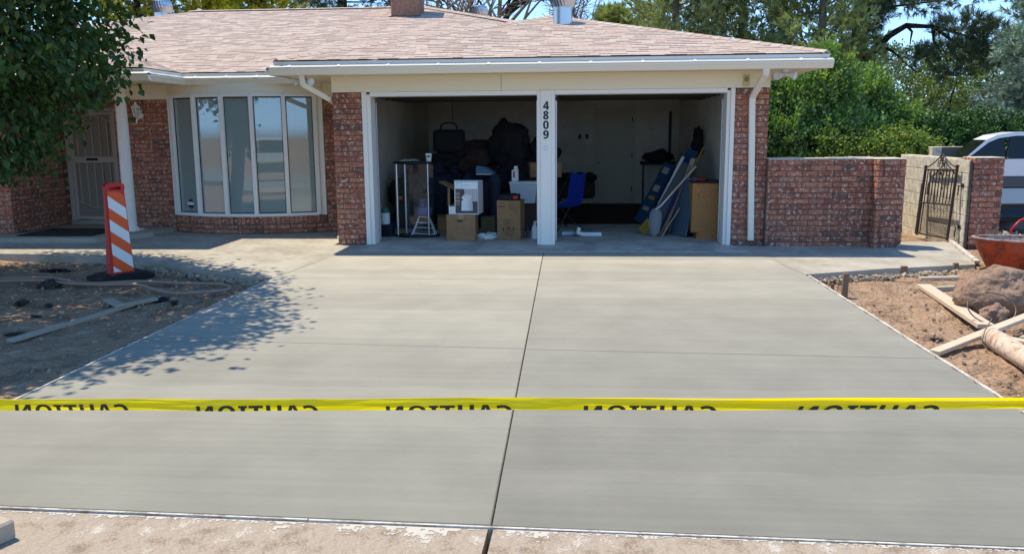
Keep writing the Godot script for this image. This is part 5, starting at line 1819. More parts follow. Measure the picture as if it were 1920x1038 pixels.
	tl.lathe([Vector2(0, 0), Vector2(0.06, 0), Vector2(0.065, 0.04), Vector2(0.05, 0.075), Vector2(0, 0.08)], 18)
	single("green_jar", "green capped jar on the white paint tin by the left jamb", "jar", tl, mat("green_cap", Color(0.10, 0.42, 0.32), 0.5), Vector3(-2.62, fy + 0.382, -0.97))
	# clutter of dark bags behind
	var bags := [[-2.45, 0.45, -2.3, 0.34, 0.62, 0.32, "black", "tall dark bag against the garage's left wall, behind the silver post stand"], [-1.95, 0.55, -3.0, 0.42, 0.55, 0.35, "navy", "dark sagging bag behind the silver posts of the stand"], [-1.25, 0.50, -2.6, 0.50, 0.52, 0.38, "navy", "wide dark bundle behind the open white picture box"], [-0.62, 0.62, -2.9, 0.42, 0.66, 0.36, "black", "dark bundle behind the tall printed carton"], [-0.25, 0.48, -3.1, 0.35, 0.5, 0.35, "black", "dark bundle behind the white storage tub"], [-0.75, 1.42, -3.0, 0.38, 0.40, 0.30, "black", "black backpack heaped highest on the clutter, left of centre post"], [-0.20, 1.25, -3.2, 0.30, 0.28, 0.28, "black", "rounded black bag on the clutter beside the centre post"], [-1.45, 1.15, -3.4, 0.45, 0.32, 0.32, "brown", "brownish heap between the suitcase and the black backpack"], [-1.9, 1.12, -3.3, 0.36, 0.22, 0.3, "black", "flat dark bag under the upright suitcase"]]
	for i in bags.size():
		var b: Array = bags[i]
		var lm := lump(460 + i, Vector3(b[3], b[4], b[5]), 0.5, 0.10, 22, 30)
		single("bag", b[7], "bag", lm, M[b[6] + "_cloth"] if b[6] != "black" else M.dark_cloth, Vector3(b[0], b[1], b[2]), i * 0.5)
	var sc := thing("suitcase", "dark upright suitcase with arched handle on top of the clutter", "suitcase", Vector3(-1.86, 1.30, -3.0), 0.15)
	m = MB.new()
	m.box(Vector3(-0.29, 0, -0.14), Vector3(0.29, 0.40, 0.14), 0.05)
	part(sc, "case_body", m, M.dark_cloth)
	m = MB.new()
	var hp := []
	for i in 13: hp.append(Vector3(-0.15 * cos(PI * i / 12), 0.39 + 0.13 * pow(sin(PI * i / 12), 0.6), 0.03))
	m.tube(hp, [0.013], 8)
	part(sc, "handle", m, M.rubber)
	var ty := MB.new()
	for i in 28:
		var t0 := TAU * i / 28
		var t1 := TAU * (i + 1) / 28
		for s in [[0.30, 0.36], [0.36, 0.30]]: pass
		ty.bar(Vector3(cos(t0) * 0.32, sin(t0) * 0.32, 0), Vector3(cos(t1) * 0.32, sin(t1) * 0.32, 0), 0.06, 0.09, 0.012, Vector3(0, 0, 1))
	single("tyre", "dark tyre leaning behind the silver post stand", "tyre", ty, M.rubber, Vector3(-2.05, fy + 0.35, -1.75), 0.3)
	var sh := thing("sports_shoe", "bluish white shoe lying on the dark heap above the picture box", "shoe", Vector3(-1.12, 0.95, -2.15), -0.4)
	m = MB.new()
	m.prism(PackedVector2Array([Vector2(-0.14, 0), Vector2(0.16, 0), Vector2(0.17, 0.03), Vector2(0.10, 0.06), Vector2(0.02, 0.11), Vector2(-0.08, 0.12), Vector2(-0.14, 0.13), Vector2(-0.16, 0.05)]), -0.05, 0.05)
	part(sh, "upper", m, mat("shoe_blue", Color(0.42, 0.52, 0.62), 0.6))
	m = MB.new()
	m.box(Vector3(-0.16, -0.025, -0.052), Vector3(0.17, 0.0, 0.052), 0.006)
	part(sh, "sole", m, M.white_plastic)
	var rf := MB.new()
	rf.box(Vector3(-0.04, -0.035, 0), Vector3(0.04, 0.035, 0.03), 0.008)
	single("orange_reflector", "small orange reflector on the dark bag by the left wall", "reflector", rf, mat("amber", Color(0.85, 0.42, 0.03), 0.4), Vector3(-2.57, 0.55, -1.94))
	for i in 2:
		var bx := MB.new()
		bx.box(Vector3(-0.28, 0, -0.2), Vector3(0.28, 0.26, 0.2), 0.008)
		single("dim_carton", ["dim brown carton on floor behind the stand with silver posts", "dim brown carton on the clutter just left of the centre post"][i], "box", bx, M.cardboard, [Vector3(-1.62, fy, -1.75), Vector3(-0.12, 0.86, -2.6)][i], 0.2)
	var cs := MB.new()
	cs.box(Vector3(-0.11, 0, -0.1), Vector3(0.11, 0.30, 0.1), 0.01)
	single("khaki_box", "small khaki box on the floor behind the brown carton", "box", cs, mat("khaki", Color(0.42, 0.40, 0.28), 0.8), Vector3(-0.98, fy, -1.20))
	var cyl := MB.new()
	cyl.lathe([Vector2(0, 0), Vector2(0.09, 0), Vector2(0.09, 0.75), Vector2(0.10, 0.78), Vector2(0.10, 0.88), Vector2(0.07, 0.95), Vector2(0, 0.96)], 20)
	single("dark_canister", "tall dark canister standing between the picture box and tall carton", "canister", cyl, M.navy_cloth, Vector3(-0.90, fy, -1.6))
	# hanging things
	var cd := MB.new()
	cd.tube([Vector3(-1.80, 2.40, -3.0), Vector3(-1.79, 2.0, -3.0), Vector3(-1.78, 1.83, -3.0)], [0.008], 6)
	single("drop_cord", "thin cord hanging from the garage ceiling to the suitcase handle", "cord", cd, M.dark_metal)
	var hn := MB.new()
	hn.box(Vector3(-2.929, 1.24, -0.86), Vector3(-2.90, 1.62, -0.66), 0.008)
	single("hanging_basket", "orange brown scalloped piece hung on the garage's left wall near jamb", "hanging", hn, mat("tan_hanging", Color(0.62, 0.34, 0.18), 0.7))
	# folding chair
	var fc := thing("folding_chair", "blue fabric camping chair just right of centre post in the garage", "chair", Vector3(0.22, fy, -1.95), -1.05)
	m = MB.new()
	var bkp := [Vector3(0, 0.40, 0.24), Vector3(0, 0.37, 0.05), Vector3(0, 0.38, -0.18), Vector3(0, 0.50, -0.24), Vector3(0, 0.72, -0.27), Vector3(0, 0.92, -0.31)]
	for i in bkp.size() - 1:
		for s in 6:
			var x0 := -0.26 + 0.52 * s / 6
			var x1 := -0.26 + 0.52 * (s + 1) / 6
			var sg := func(x: float) -> Vector3: return Vector3(x, 0.04 * (x / 0.26) * (x / 0.26), 0)
			m.quad(bkp[i] + sg.call(x0), bkp[i] + sg.call(x1), bkp[i + 1] + sg.call(x1), bkp[i + 1] + sg.call(x0))
	part(fc, "seat_cloth", m, M.blue_fabric)
	for s in [-1, 1]:
		for q in [[Vector3(s * 0.26, 0.42, 0.24), Vector3(s * 0.28, 0.01, -0.24)], [Vector3(s * 0.28, 0.01, 0.26), Vector3(s * 0.26, 0.95, -0.31)], [Vector3(s * 0.28, 0.01, 0.26), Vector3(-s * 0.26, 0.40, 0.25)]]:
			m = MB.new()
			m.tube([q[0], q[1]], [0.010], 8)
			part(fc, "leg", m, M.black_paint)
	var pp := thing("plastic_pipe", "white plastic pipe elbow with clear bottle lying on the garage floor", "pipe", Vector3(0.62, fy + 0.04, -0.92), 0.05)
	m = MB.new()
	m.tube([Vector3(-0.13, 0.10, -0.02), Vector3(-0.15, 0.02, 0), Vector3(-0.07, 0, 0.01), Vector3(0.22, 0, 0.03)], [0.036], 14)
	part(pp, "pipe", m, M.white_plastic)
	var cbm := MB.new()
	cbm.tube([Vector3(-0.12, 0.0, 0.0), Vector3(0.05, 0.0, 0.0), Vector3(0.09, 0, 0), Vector3(0.14, 0, 0)], [0.036, 0.036, 0.014, 0.014], 12)
	var cbg := single("clear_bottle", "clear plastic bottle lying left of the white pipe elbow", "bottle", cbm, mat("clear_plastic", Color(0.62, 0.70, 0.75), 0.2), Vector3(0.33, fy + 0.037, -1.05), 0.2)
	var dk := thing("stacked_seats", "dark folded seats stacked behind the blue chair by the inner door", "furniture", Vector3(0.42, fy, -5.6))
	m = MB.new()
	m.box(Vector3(-0.42, 0.25, -0.25), Vector3(0.42, 0.62, 0.25), 0.05)
	part(dk, "seat_block", m, M.brown_cloth)
	for k in 4:
		m = lump(480 + k, Vector3(0.15, 0.10, 0.16), 0.5, 0.12, 12, 16)
		var pn := part(dk, "cushion", m, M.dark_cloth)
		pn.position = Vector3(-0.32 + k * 0.21, 0.68, 0.1)
	# right side: cabinet, panels, shovel
	var cab := thing("wooden_cabinet", "oak veneer cabinet end standing just inside the right garage jamb", "cabinet", Vector3(2.44, fy, -1.05))
	m = MB.new()
	var oak := wood("oak", Color(0.74, 0.56, 0.33), Color(0.58, 0.40, 0.20), 205, Vector3(1.4, 0.8, 1.4))
	var on1 := fnoise(206, 0.008, 2)
	oak.albedo_texture = paint(256, 256, func(x: int, y: int) -> Color:
		var fx := (x - 128.0) / 60.0
		var t := absf(fx) * 2.2 + pow((y - 128.0) / 95.0, 2) * 1.3 + on1.get_noise_2d(x * 2.0, y) * 0.8
		t = fposmod(t * 3.2, 1.0)
		return Color(0.72, 0.52, 0.29).lerp(Color(0.57, 0.38, 0.19), smoothstep(0.2, 0.95, t)))
	oak.uv1_offset = Vector3(0.5, 0.6, 0.5)
	oak.uv1_scale = Vector3(1.8, 1.0, 1.8)
	m.box(Vector3(-0.235, 0.10, -0.30), Vector3(0.235, 0.85, 0.40), 0.004)
	m.box(Vector3(-0.15, 0.0, -0.30), Vector3(0.235, 0.10, 0.399), 0.002)
	part(cab, "carcass", m, oak)
	m = MB.new()
	m.box(Vector3(-0.245, 0.852, -0.31), Vector3(0.245, 0.872, 0.41), 0.004)
	part(cab, "worktop", m, M.dark_metal)
	var rd := MB.new()
	rd.box(Vector3(-0.07, 0, -0.04), Vector3(0.07, 0.045, 0.04), 0.012)
	single("red_case", "small dark red case on top of the oak cabinet", "case", rd, M.red_paint, Vector3(2.36, fy + 0.874, -0.90))
	var slab := func(_k: int, called: String, label: String, category: String, a: Vector3, b: Vector3, w: float, t: float, mt: Material, side := Vector3(0.25, 0, 1)) -> Node3D:
		var o := thing(called, label, category, a)
		var mm := MB.new()
		mm.bar(Vector3.ZERO, b - a, t, w, 0.004, side)
		part(o, "panel", mm, mt)
		return o
	var bl := slab.call(0, "flat_blue_box", "long flat blue box with pale labels, leftmost of the leaning panels", "box", Vector3(1.58, fy + 0.03, -2.75), Vector3(2.12, 1.06, -2.95), 0.24, 0.06, M.blue_panel, Vector3(0.8, 0, 0.6))
	for q in [[0.20, 0.06, "grey_wood"], [0.38, 0.06, "yellow_plastic"], [0.52, 0.10, "grey_wood"], [0.82, 0.10, "grey_wood"]]:
		var mm := MB.new()
		var d := (Vector3(2.12, 1.06, -2.95) - Vector3(1.58, 0.03, -2.75))
		var off := (Vector3(-0.75, 0.42, 0.5)).normalized() * 0.033
		var nrm := Vector3(0.8, 0, 0.6).cross(d.normalized()).normalized()
		for sgn in [-1.0, 1.0]:
			mm.bar(d * (q[0] as float) + nrm * 0.031 * sgn, d * ((q[0] + q[1]) as float) + nrm * 0.031 * sgn, 0.003, 0.13, 0.0, Vector3(0.8, 0, 0.6))
		part(bl, "label_patch", mm, M[q[2]])
	slab.call(0, "leaning_panel", "tall dark blue edged panel, highest of those leaning by the cabinet", "panel", Vector3(1.72, fy + 0.02, -1.9), Vector3(2.40, 1.32, -2.1), 0.22, 0.03, M.blue_panel, Vector3(0.8, 0, 0.6))
	slab.call(0, "leaning_panel", "wide grey panel leaning between the blue ones and the shovel", "panel", Vector3(1.70, fy + 0.02, -1.55), Vector3(2.30, 1.10, -1.75), 0.30, 0.03, M.grey_panel, Vector3(0.8, 0, 0.6))
	slab.call(0, "leaning_panel", "white edged strip panel leaning left of the wide grey panel", "panel", Vector3(1.62, fy + 0.02, -1.70), Vector3(2.22, 1.22, -1.95), 0.05, 0.03, M.white_sheet, Vector3(0.8, 0, 0.6))
	slab.call(0, "leaning_panel", "blue panel leaning low, just right of the shovel blade", "panel", Vector3(1.84, fy + 0.02, -1.25), Vector3(2.16, 0.80, -1.45), 0.16, 0.03, mat("bright_blue_panel", Color(0.07, 0.15, 0.36), 0.6), Vector3(0.8, 0, 0.6))
	slab.call(0, "leaning_panel", "nearly upright bluish grey sheet leaning on the oak cabinet", "panel", Vector3(2.06, fy + 0.01, -1.02), Vector3(2.20, 0.92, -1.12), 0.52, 0.012, mat("slate_sheet", Color(0.30, 0.38, 0.44), 0.45), Vector3(0.35, 0, 1))
	slab.call(0, "leaning_panel", "brown grey strip board leaning right of the low blue panel", "panel", Vector3(1.92, fy + 0.02, -1.35), Vector3(2.34, 1.20, -1.60), 0.08, 0.03, M.grey_wood, Vector3(0.8, 0, 0.6))
	var sv := thing("shovel", "upside down grey shovel with wooden handle leaning among the panels", "shovel", Vector3(1.67, fy, -0.98))
	m = MB.new()
	var bladep := [[0.0, 0.02, 0.0], [0.06, 0.075, 0.004], [0.20, 0.098, 0.018], [0.36, 0.095, 0.03], [0.42, 0.07, 0.035], [0.45, 0.03, 0.04]]
	for i in bladep.size() - 1:
		for s in 6:
			var f := func(q: Array, u: float) -> Vector3: return Vector3(u * q[1] + q[0] * 0.05, q[0], -q[2] + 0.03 * u * u)
			m.quad(f.call(bladep[i], -1 + s / 3.0), f.call(bladep[i], -1 + (s + 1) / 3.0), f.call(bladep[i + 1], -1 + (s + 1) / 3.0), f.call(bladep[i + 1], -1 + s / 3.0))
	part(sv, "blade", m, mat("shovel_steel", Color(0.46, 0.47, 0.48), 0.55, 0.3))
	m = MB.new()
	m.tube([Vector3(0.02, 0.42, -0.03), Vector3(0.10, 0.48, -0.04), Vector3(0.23, 0.62, -0.08)], [0.018], 10)
	part(sv, "socket", m, M.steel)
	m = MB.new()
	m.tube([Vector3(0.22, 0.61, -0.08), Vector3(0.66, 1.08, -0.25)], [0.016], 10)
	part(sv, "handle", m, M.pale_wood)
	var pole := func(_k: int, called: String, label: String, a: Vector3, b: Vector3, r: float, mt: Material) -> void:
		var mm := MB.new()
		mm.tube([a, b], [r], 10)
		single(called, label, "pole", mm, mt)
	pole.call(0, "broom_handle", "yellow pole rising highest behind the leaning panels", Vector3(1.78, fy, -1.15), Vector3(2.52, 1.38, -1.75), 0.014, M.yellow_plastic)
	pole.call(0, "wooden_pole", "brown wooden pole crossing the shovel handle", Vector3(1.80, fy, -0.95), Vector3(2.26, 1.10, -1.35), 0.015, M.stake_wood)
	pole.call(0, "grey_pole", "short grey stick leaning low beside the upright sheet", Vector3(1.78, fy, -0.90), Vector3(2.08, 0.45, -1.10), 0.010, M.grey_wood)
	var dpan := MB.new()
	dpan.box(Vector3(-0.10, 0, -0.02), Vector3(0.14, 0.16, 0.02), 0.006)
	var dn := single("yellow_dustpan", "yellow scoop on the floor behind the shovel blade", "scoop", dpan, M.yellow_plastic, Vector3(1.62, fy + 0.03, -1.45), 0.4)
	dn.rotation.z = 0.8
	var bkt := MB.new()
	bkt.box(Vector3(-0.03, 0, -0.03), Vector3(0.03, 1.55, 0.03), 0.01)
	single("dark_column", "dark upright post against the garage back wall, above the panels", "post", bkt, M.dark_metal, Vector3(2.50, fy + 0.5, -6.6))
	var lm2 := lump(491, Vector3(0.10, 0.26, 0.10), 0.5, 0.12, 16, 20)
	single("hung_coat", "dark coat hanging on the garage's right wall", "coat", lm2, M.dark_cloth, Vector3(2.62, 1.42, -3.2))
	var cb2 := MB.new()
	var cp := []
	for i in 18: cp.append(Vector3(2.735, 1.62 + 0.16 * cos(i * 0.22), -0.9 - 0.05 + 0.10 * sin(i * 0.36)))
	cp.append(Vector3(2.73, 1.2, -1.05)); cp.append(Vector3(2.73, 1.02, -1.10))
	cb2.tube(cp, [0.006], 6)
	single("cable", "pale cable hanging on the garage's right wall above the cabinet", "cable", cb2, M.white_plastic)
	var shf := MB.new()
	shf.box(Vector3(-0.35, 0, -0.2), Vector3(0.35, 0.06, 0.2), 0.006)
	var sfn := single("weight_bench", "dark bench shape by the back wall, left of the leaning blue box", "bench", shf, M.dark_cloth, Vector3(2.15, 0.95, -5.6))
	var lm3 := lump(493, Vector3(0.3, 0.14, 0.2), 0.5, 0.12, 12, 18)
	var l3 := part(sfn, "bundle", lm3, M.dark_cloth)
	l3.position = Vector3(0, 0.16, 0)
	var lg := MB.new()
	for x in [-0.3, 0.3]:
		lg.box(Vector3(x - 0.02, -0.94, -0.02), Vector3(x + 0.02, 0, 0.02))
	part(sfn, "legs", lg, M.dark_metal)

# ---------------------------------------------------------------- trees and shrubs
func leaf_mesh(len: float, wid: float) -> ArrayMesh:
	var m := MB.new()
	var a := Vector3.ZERO
	var t := Vector3(0, len * -0.12, len)
	for s in [-1, 1]:
		var e := Vector3(s * wid, len * 0.10, len * 0.38)
		var e2 := Vector3(s * wid * 0.62, len * 0.02, len * 0.72)
		var c := Vector3(0, 0.0, len * 0.5)
		if s > 0:
			m.tri(a, c, e); m.tri(c, e2, e); m.tri(c, t, e2)
		else:
			m.tri(a, e, c); m.tri(c, e, e2); m.tri(c, e2, t)
	return m.mesh()

func sprig_mesh(n: int, len: float, leaf: float, sd: int) -> ArrayMesh:   # a twig with n leaves
	var r := RandomNumberGenerator.new()
	r.seed = sd
	var m := MB.new()
	for i in n:
		var f := (i + 0.5) / n
		var p := Vector3(sin(i * 2.4) * len * 0.10, cos(i * 2.4) * len * 0.10, f * len)
		m.xf = Transform3D(Basis.from_euler(Vector3(r.randf_range(-0.9, 0.9), i * 2.4 + r.randf_range(-0.5, 0.5), r.randf_range(-0.8, 0.8))), p)
		var L := leaf * r.randf_range(0.7, 1.15)
		var w := L * 0.36
		m.tri(Vector3.ZERO, Vector3(w, 0.02 * L, L * 0.45), Vector3(0, -0.05 * L, L))
		m.tri(Vector3.ZERO, Vector3(0, -0.05 * L, L), Vector3(-w, 0.02 * L, L * 0.45))
	m.xf = Transform3D()
	return m.mesh()

func tuft_mesh(n: int, len: float, wid: float, spread: float, sd: int) -> ArrayMesh:   # needles fanning from a shoot along +z
	var r := RandomNumberGenerator.new()
	r.seed = sd
	var m := MB.new()
	for i in n:
		var base := Vector3(0, 0, r.randf_range(0, len * 0.6))
		var d := Vector3(r.randfn(0, spread), r.randfn(0, spread), 1).normalized() * len * r.randf_range(0.6, 1.0)
		var s := d.cross(Vector3(r.randf() - 0.5, r.randf() - 0.5, r.randf() - 0.5)).normalized() * wid
		m.tri(base - s, base + s, base + d)
	return m.mesh()

func leaf_mat(called: String, c: Color, back: float, rough := 0.65) -> StandardMaterial3D:
	var m := mat(called, c, rough)
	m.vertex_color_use_as_albedo = true
	m.backlight_enabled = true
	m.backlight = Color(back * 0.9, back, back * 0.35)
	m.metallic_specular = 0.4
	m.cull_mode = BaseMaterial3D.CULL_DISABLED
	return m

func aim(d: Vector3, roll: float) -> Basis:
	var z := d.normalized()
	var x := Vector3.UP.cross(z)
	if x.length() < 0.05: x = Vector3.RIGHT
	x = x.normalized()
	return Basis(x, z.cross(x), z) * Basis(Vector3.BACK, roll)

func limb(mb: MB, a: Vector3, b: Vector3, r0: float, r1: float, wob: float, k := 7) -> Array:
	var pts := []
	var rad := []
	var n := 6
	for i in n + 1:
		var f := float(i) / n
		var e := sin(PI * f) * wob
		pts.append(a.lerp(b, f) + Vector3(rr(-e, e), rr(-e, e) * 0.5, rr(-e, e)))
		rad.append(lerpf(r0, r1, f))
	mb.tube(pts, rad, k)
	return pts

func near_tree() -> void:
	rng.seed = 1001
	var t := thing("leafy_tree", "broad leafed green tree overhanging the left edge, in front of porch", "tree")
	var tr := MB.new()
	var top := Vector3(-6.95, 1.9, 3.2)
	limb(tr, Vector3(-7.35, -0.2, 3.3), top, 0.16, 0.12, 0.05, 12)
	part(t, "trunk", tr, M.bark)
	var xs := []
	var cs := []
	var br := MB.new()
	var n := fnoise(1002, 0.35, 3)
	var tries := 0
	var made := 0
	var cl := []
	var shade := v2([[-9.9, 1.1], [-6.5, 1.0], [-5.45, 1.35], [-4.1, 2.2], [-3.5, 2.75], [-2.8, 3.75], [-2.5, 4.6], [-2.3, 5.5], [-2.55, 6.1], [-2.9, 6.5], [-3.1, 6.95], [-9.9, 7.7]])
	while made < 1200 and tries < 90000:
		tries += 1
		var p := Vector3(rr(-9.8, -3.4), rr(1.25, 5.6), rr(-0.4, 6.9))
		var h := p.y
		var q := p - Vector3(-6.5, 3.7, 3.25)
		var low := clampf((h - 1.3) / 1.15, 0, 1)
		var rx := 2.9 if h > 3.2 else lerpf(0.75, 2.0, low)
		if q.x < 0: rx = lerpf(1.3, 3.0, low)
		var rz := lerpf(0.9, 3.35, low)
		var up := 1.0 if h < 4.3 else sqrt(maxf(0.0, 1.0 - pow((h - 4.3) / 1.6, 2)))
		var e := pow(pow(absf(q.x) / (rx * up + 0.01), 2.5) + pow(absf(q.z) / (rz * up + 0.01), 2.5), 0.4)
		if e > 1.0 + n.get_noise_3dv(p * 2.0) * 0.22: continue
		if not Geometry2D.is_point_in_polygon(Vector2(p.x + 0.395 * h, p.z + 0.227 * h) + Vector2(1, 1) * n.get_noise_3dv(p * 2.5) * 0.3, shade): continue
		if h < 3.5 + 0.15 * maxf(0, 3.2 - p.z) and p.x > -4.92 - 0.36 * (3.2 - p.z) - maxf(0, 2.6 - h) * 0.7: continue
		var xx := p.x + 0.36 * (3.2 - p.z)
		if xx > -5.85 and h < 1.95 + 0.50 * (xx + 5.85): continue
		if h < 1.9 and p.z > 4.2: continue
		if h > 2.4 and e < 0.45 and rng.randf() < 0.5: continue
		cl.append(p)
		made += 1
	# drooping sprays that hang below the crown
	for p in [Vector3(-5.72, 1.95, 2.6), Vector3(-5.55, 2.0, 2.5), Vector3(-6.2, 1.32, 2.9), Vector3(-6.0, 1.45, 2.8), Vector3(-5.15, 2.25, 2.7), Vector3(-4.98, 2.55, 2.9), Vector3(-4.85, 2.75, 2.9)]: cl.append(p)
	for p in cl:
		var hub: Vector3 = top + Vector3(0.5, 0.5, 0.2) + (p - top) * 0.45
		if rng.randf() < 0.35: br.tube([hub, hub.lerp(p, 0.55) + Vector3(0, 0.08, 0), p], [0.022, 0.012, 0.005], 5)
		var cr := rr(0.22, 0.40)
		var cnt := rng.randi_range(46, 72)
		for i in cnt:
			var d := Vector3(rng.randfn(), rng.randfn() * 0.75, rng.randfn()) * cr * 0.58
			var out: Vector3 = (p + d - Vector3(-6.6, 3.4, 3.2)).normalized()
			var dir: Vector3 = (out * 0.5 + Vector3(rr(-1, 1), rr(-1.2, 0.1), rr(-1, 1))).normalized()
			xs.append(Transform3D(aim(dir, rr(-0.9, 0.9)).scaled_local(Vector3.ONE * rr(0.55, 1.4)), p + d))
			var g := rr(0.6, 1.25)
			var y := 1.0 if rng.randf() > 0.05 else 1.9
			cs.append(Color(g * rr(0.85, 1.1) * y, g * (1.0 if y < 1.5 else 1.5), g * rr(0.75, 1.0)))
	part(t, "branch", br, M.bark)
	scatter(t, "crown", leaf_mesh(0.084, 0.032), leaf_mat("leaf_dark", Color(0.285, 0.385, 0.23), 0.75), xs, cs)

# a shrub or tree whose crown is made of leafy sprays; blobs: [centre, radii]
func leafy(called: String, label: String, category: String, base: Vector3, blobs: Array, count: int, leaf: Mesh, m: Material, trunk_r: float, sd: int, up_bias := 0.3, group := "", holes := -0.25, bark: Material = null) -> Node3D:
	rng.seed = sd
	var t := thing(called, label, category, base, 0.0, group)
	var n := fnoise(sd, 0.5, 3)
	var xs := []
	var cs := []
	var br := MB.new()
	var total := 0.0
	for b in blobs: total += (b[1] as Vector3).x * (b[1] as Vector3).y
	for b in blobs:
		var c: Vector3 = b[0]
		var r: Vector3 = b[1]
		var lim := int(count * r.x * r.y / total)
		if trunk_r > 0: limb(br, Vector3(rr(-0.1, 0.1), 0, rr(-0.1, 0.1)), c, trunk_r, trunk_r * 0.25, 0.12, 6)
		var got := 0
		var tries := 0
		while got < lim and tries < lim * 8:
			tries += 1
			var d := Vector3(rng.randfn(), rng.randfn(), rng.randfn()).normalized()
			var rad := pow(rng.randf(), 0.28) * (1.0 + 0.30 * n.get_noise_3dv((c + d * r) * 2.2))
			var p := c + d * r * rad
			if p.y < 0.05: continue
			if n.get_noise_3dv(p * 3.2 + Vector3(30, 0, 0)) < holes: continue
			got += 1
			var dir := (d + Vector3(rr(-0.7, 0.7), rr(-0.6, 0.6) + up_bias, rr(-0.7, 0.7))).normalized()
			xs.append(Transform3D(aim(dir, rr(0, TAU)).scaled_local(Vector3.ONE * rr(0.7, 1.3)), p))
			var g := rr(0.65, 1.2) * (1.0 + 0.25 * n.get_noise_3dv(p * 1.5))
			cs.append(Color(g * rr(0.88, 1.12), g, g * rr(0.8, 1.05)))
	if trunk_r > 0: part(t, "trunk", br, bark if bark else M.bark)
	scatter(t, "crown", leaf, m, xs, cs)
	return t

# a needle tree: trunk, whorls of boughs carrying tufts
func conifer(called: String, label: String, base: Vector3, h: float, r: float, y0: float, droop: float, tuft: Mesh, m: Material, boughs: int, per: int, sd: int, shape := 1.0, group := "", bark: Material = null, inner := 0.15) -> Node3D:
	rng.seed = sd
	var t := thing(called, label, "tree", base, 0.0, group)
	var tr := MB.new()
	limb(tr, Vector3(0, -0.3, 0), Vector3(rr(-0.2, 0.2), h, rr(-0.2, 0.2)), 0.05 + h * 0.018, 0.02, 0.1, 9)
	part(t, "trunk", tr, bark if bark else M.bark)
	var br := MB.new()
	var xs := []
	var cs := []
	for i in boughs:
		var f := (i + rng.randf()) / boughs
		var y := lerpf(y0, h, f)
		var L := r * pow(1.0 - f, shape) * rr(0.65, 1.12) + 0.15
		var a := i * 2.4 + rr(-0.5, 0.5)
		var dir := Vector3(cos(a), droop + rr(-0.12, 0.12), sin(a))
		var o := Vector3(0, y, 0)
		var e := o + dir * L
		if i % 2 == 0: br.tube([o, o.lerp(e, 0.5) + Vector3(0, -0.06 * L, 0), e], [0.012 + L * 0.010, 0.012 + L * 0.005, 0.006], 5)
		var bg := rr(0.75, 1.15)
		for k in per:
			var g := pow(rng.randf(), 0.6) * (1.0 - inner) + inner
			var p := o.lerp(e, g) + Vector3(rng.randfn(), rng.randfn() * 0.6, rng.randfn()) * (0.07 + 0.11 * L)
			var d := (dir.normalized() * 0.7 + Vector3(rr(-0.8, 0.8), rr(-0.3, 0.9), rr(-0.8, 0.8))).normalized()
			xs.append(Transform3D(aim(d, rr(0, TAU)).scaled_local(Vector3.ONE * rr(0.7, 1.3)), p))
			var v := bg * rr(0.75, 1.2)
			cs.append(Color(v * rr(0.9, 1.1), v, v * rr(0.85, 1.1)))
	part(t, "boughs", br, bark if bark else M.bark)
	scatter(t, "crown", tuft, m, xs, cs)
	return t

func bare_tree(label: String, base: Vector3, h: float, sd: int, m: Material, lean := 0.0) -> void:
	rng.seed = sd
	var t := thing("bare_tree", label, "tree", base, 0.0, "bare trees behind the house")
	var tr := MB.new()
	var top := Vector3(lean, h * 0.55, 0)
	limb(tr, Vector3.ZERO, top, 0.20, 0.12, 0.25, 8)
	part(t, "trunk", tr, m)
	var br := MB.new()
	var grow := func(self_: Callable, a: Vector3, dir: Vector3, len: float, r: float, depth: int) -> void:
		var b := a + dir * len
		br.tube([a, a.lerp(b, 0.5) + Vector3(rr(-1, 1), rr(-1, 1), rr(-1, 1)) * len * 0.06, b], [r, r * 0.8, r * 0.6], 5 if depth > 1 else 3)
		if depth == 0: return
		for k in (3 if depth > 1 else 4):
			var d := (dir + Vector3(rr(-0.9, 0.9), rr(-0.35, 0.6), rr(-0.9, 0.9))).normalized()
			self_.call(self_, a.lerp(b, rr(0.5, 1.0)), d, len * rr(0.55, 0.8), r * 0.58, depth - 1)
	for k in 5:
		var a := top * rr(0.6, 1.0)
		grow.call(grow, a, Vector3(rr(-0.8, 0.8), rr(0.5, 1.2), rr(-0.8, 0.8)).normalized(), h * 0.26, 0.08, 4)
	part(t, "branches", br, m)

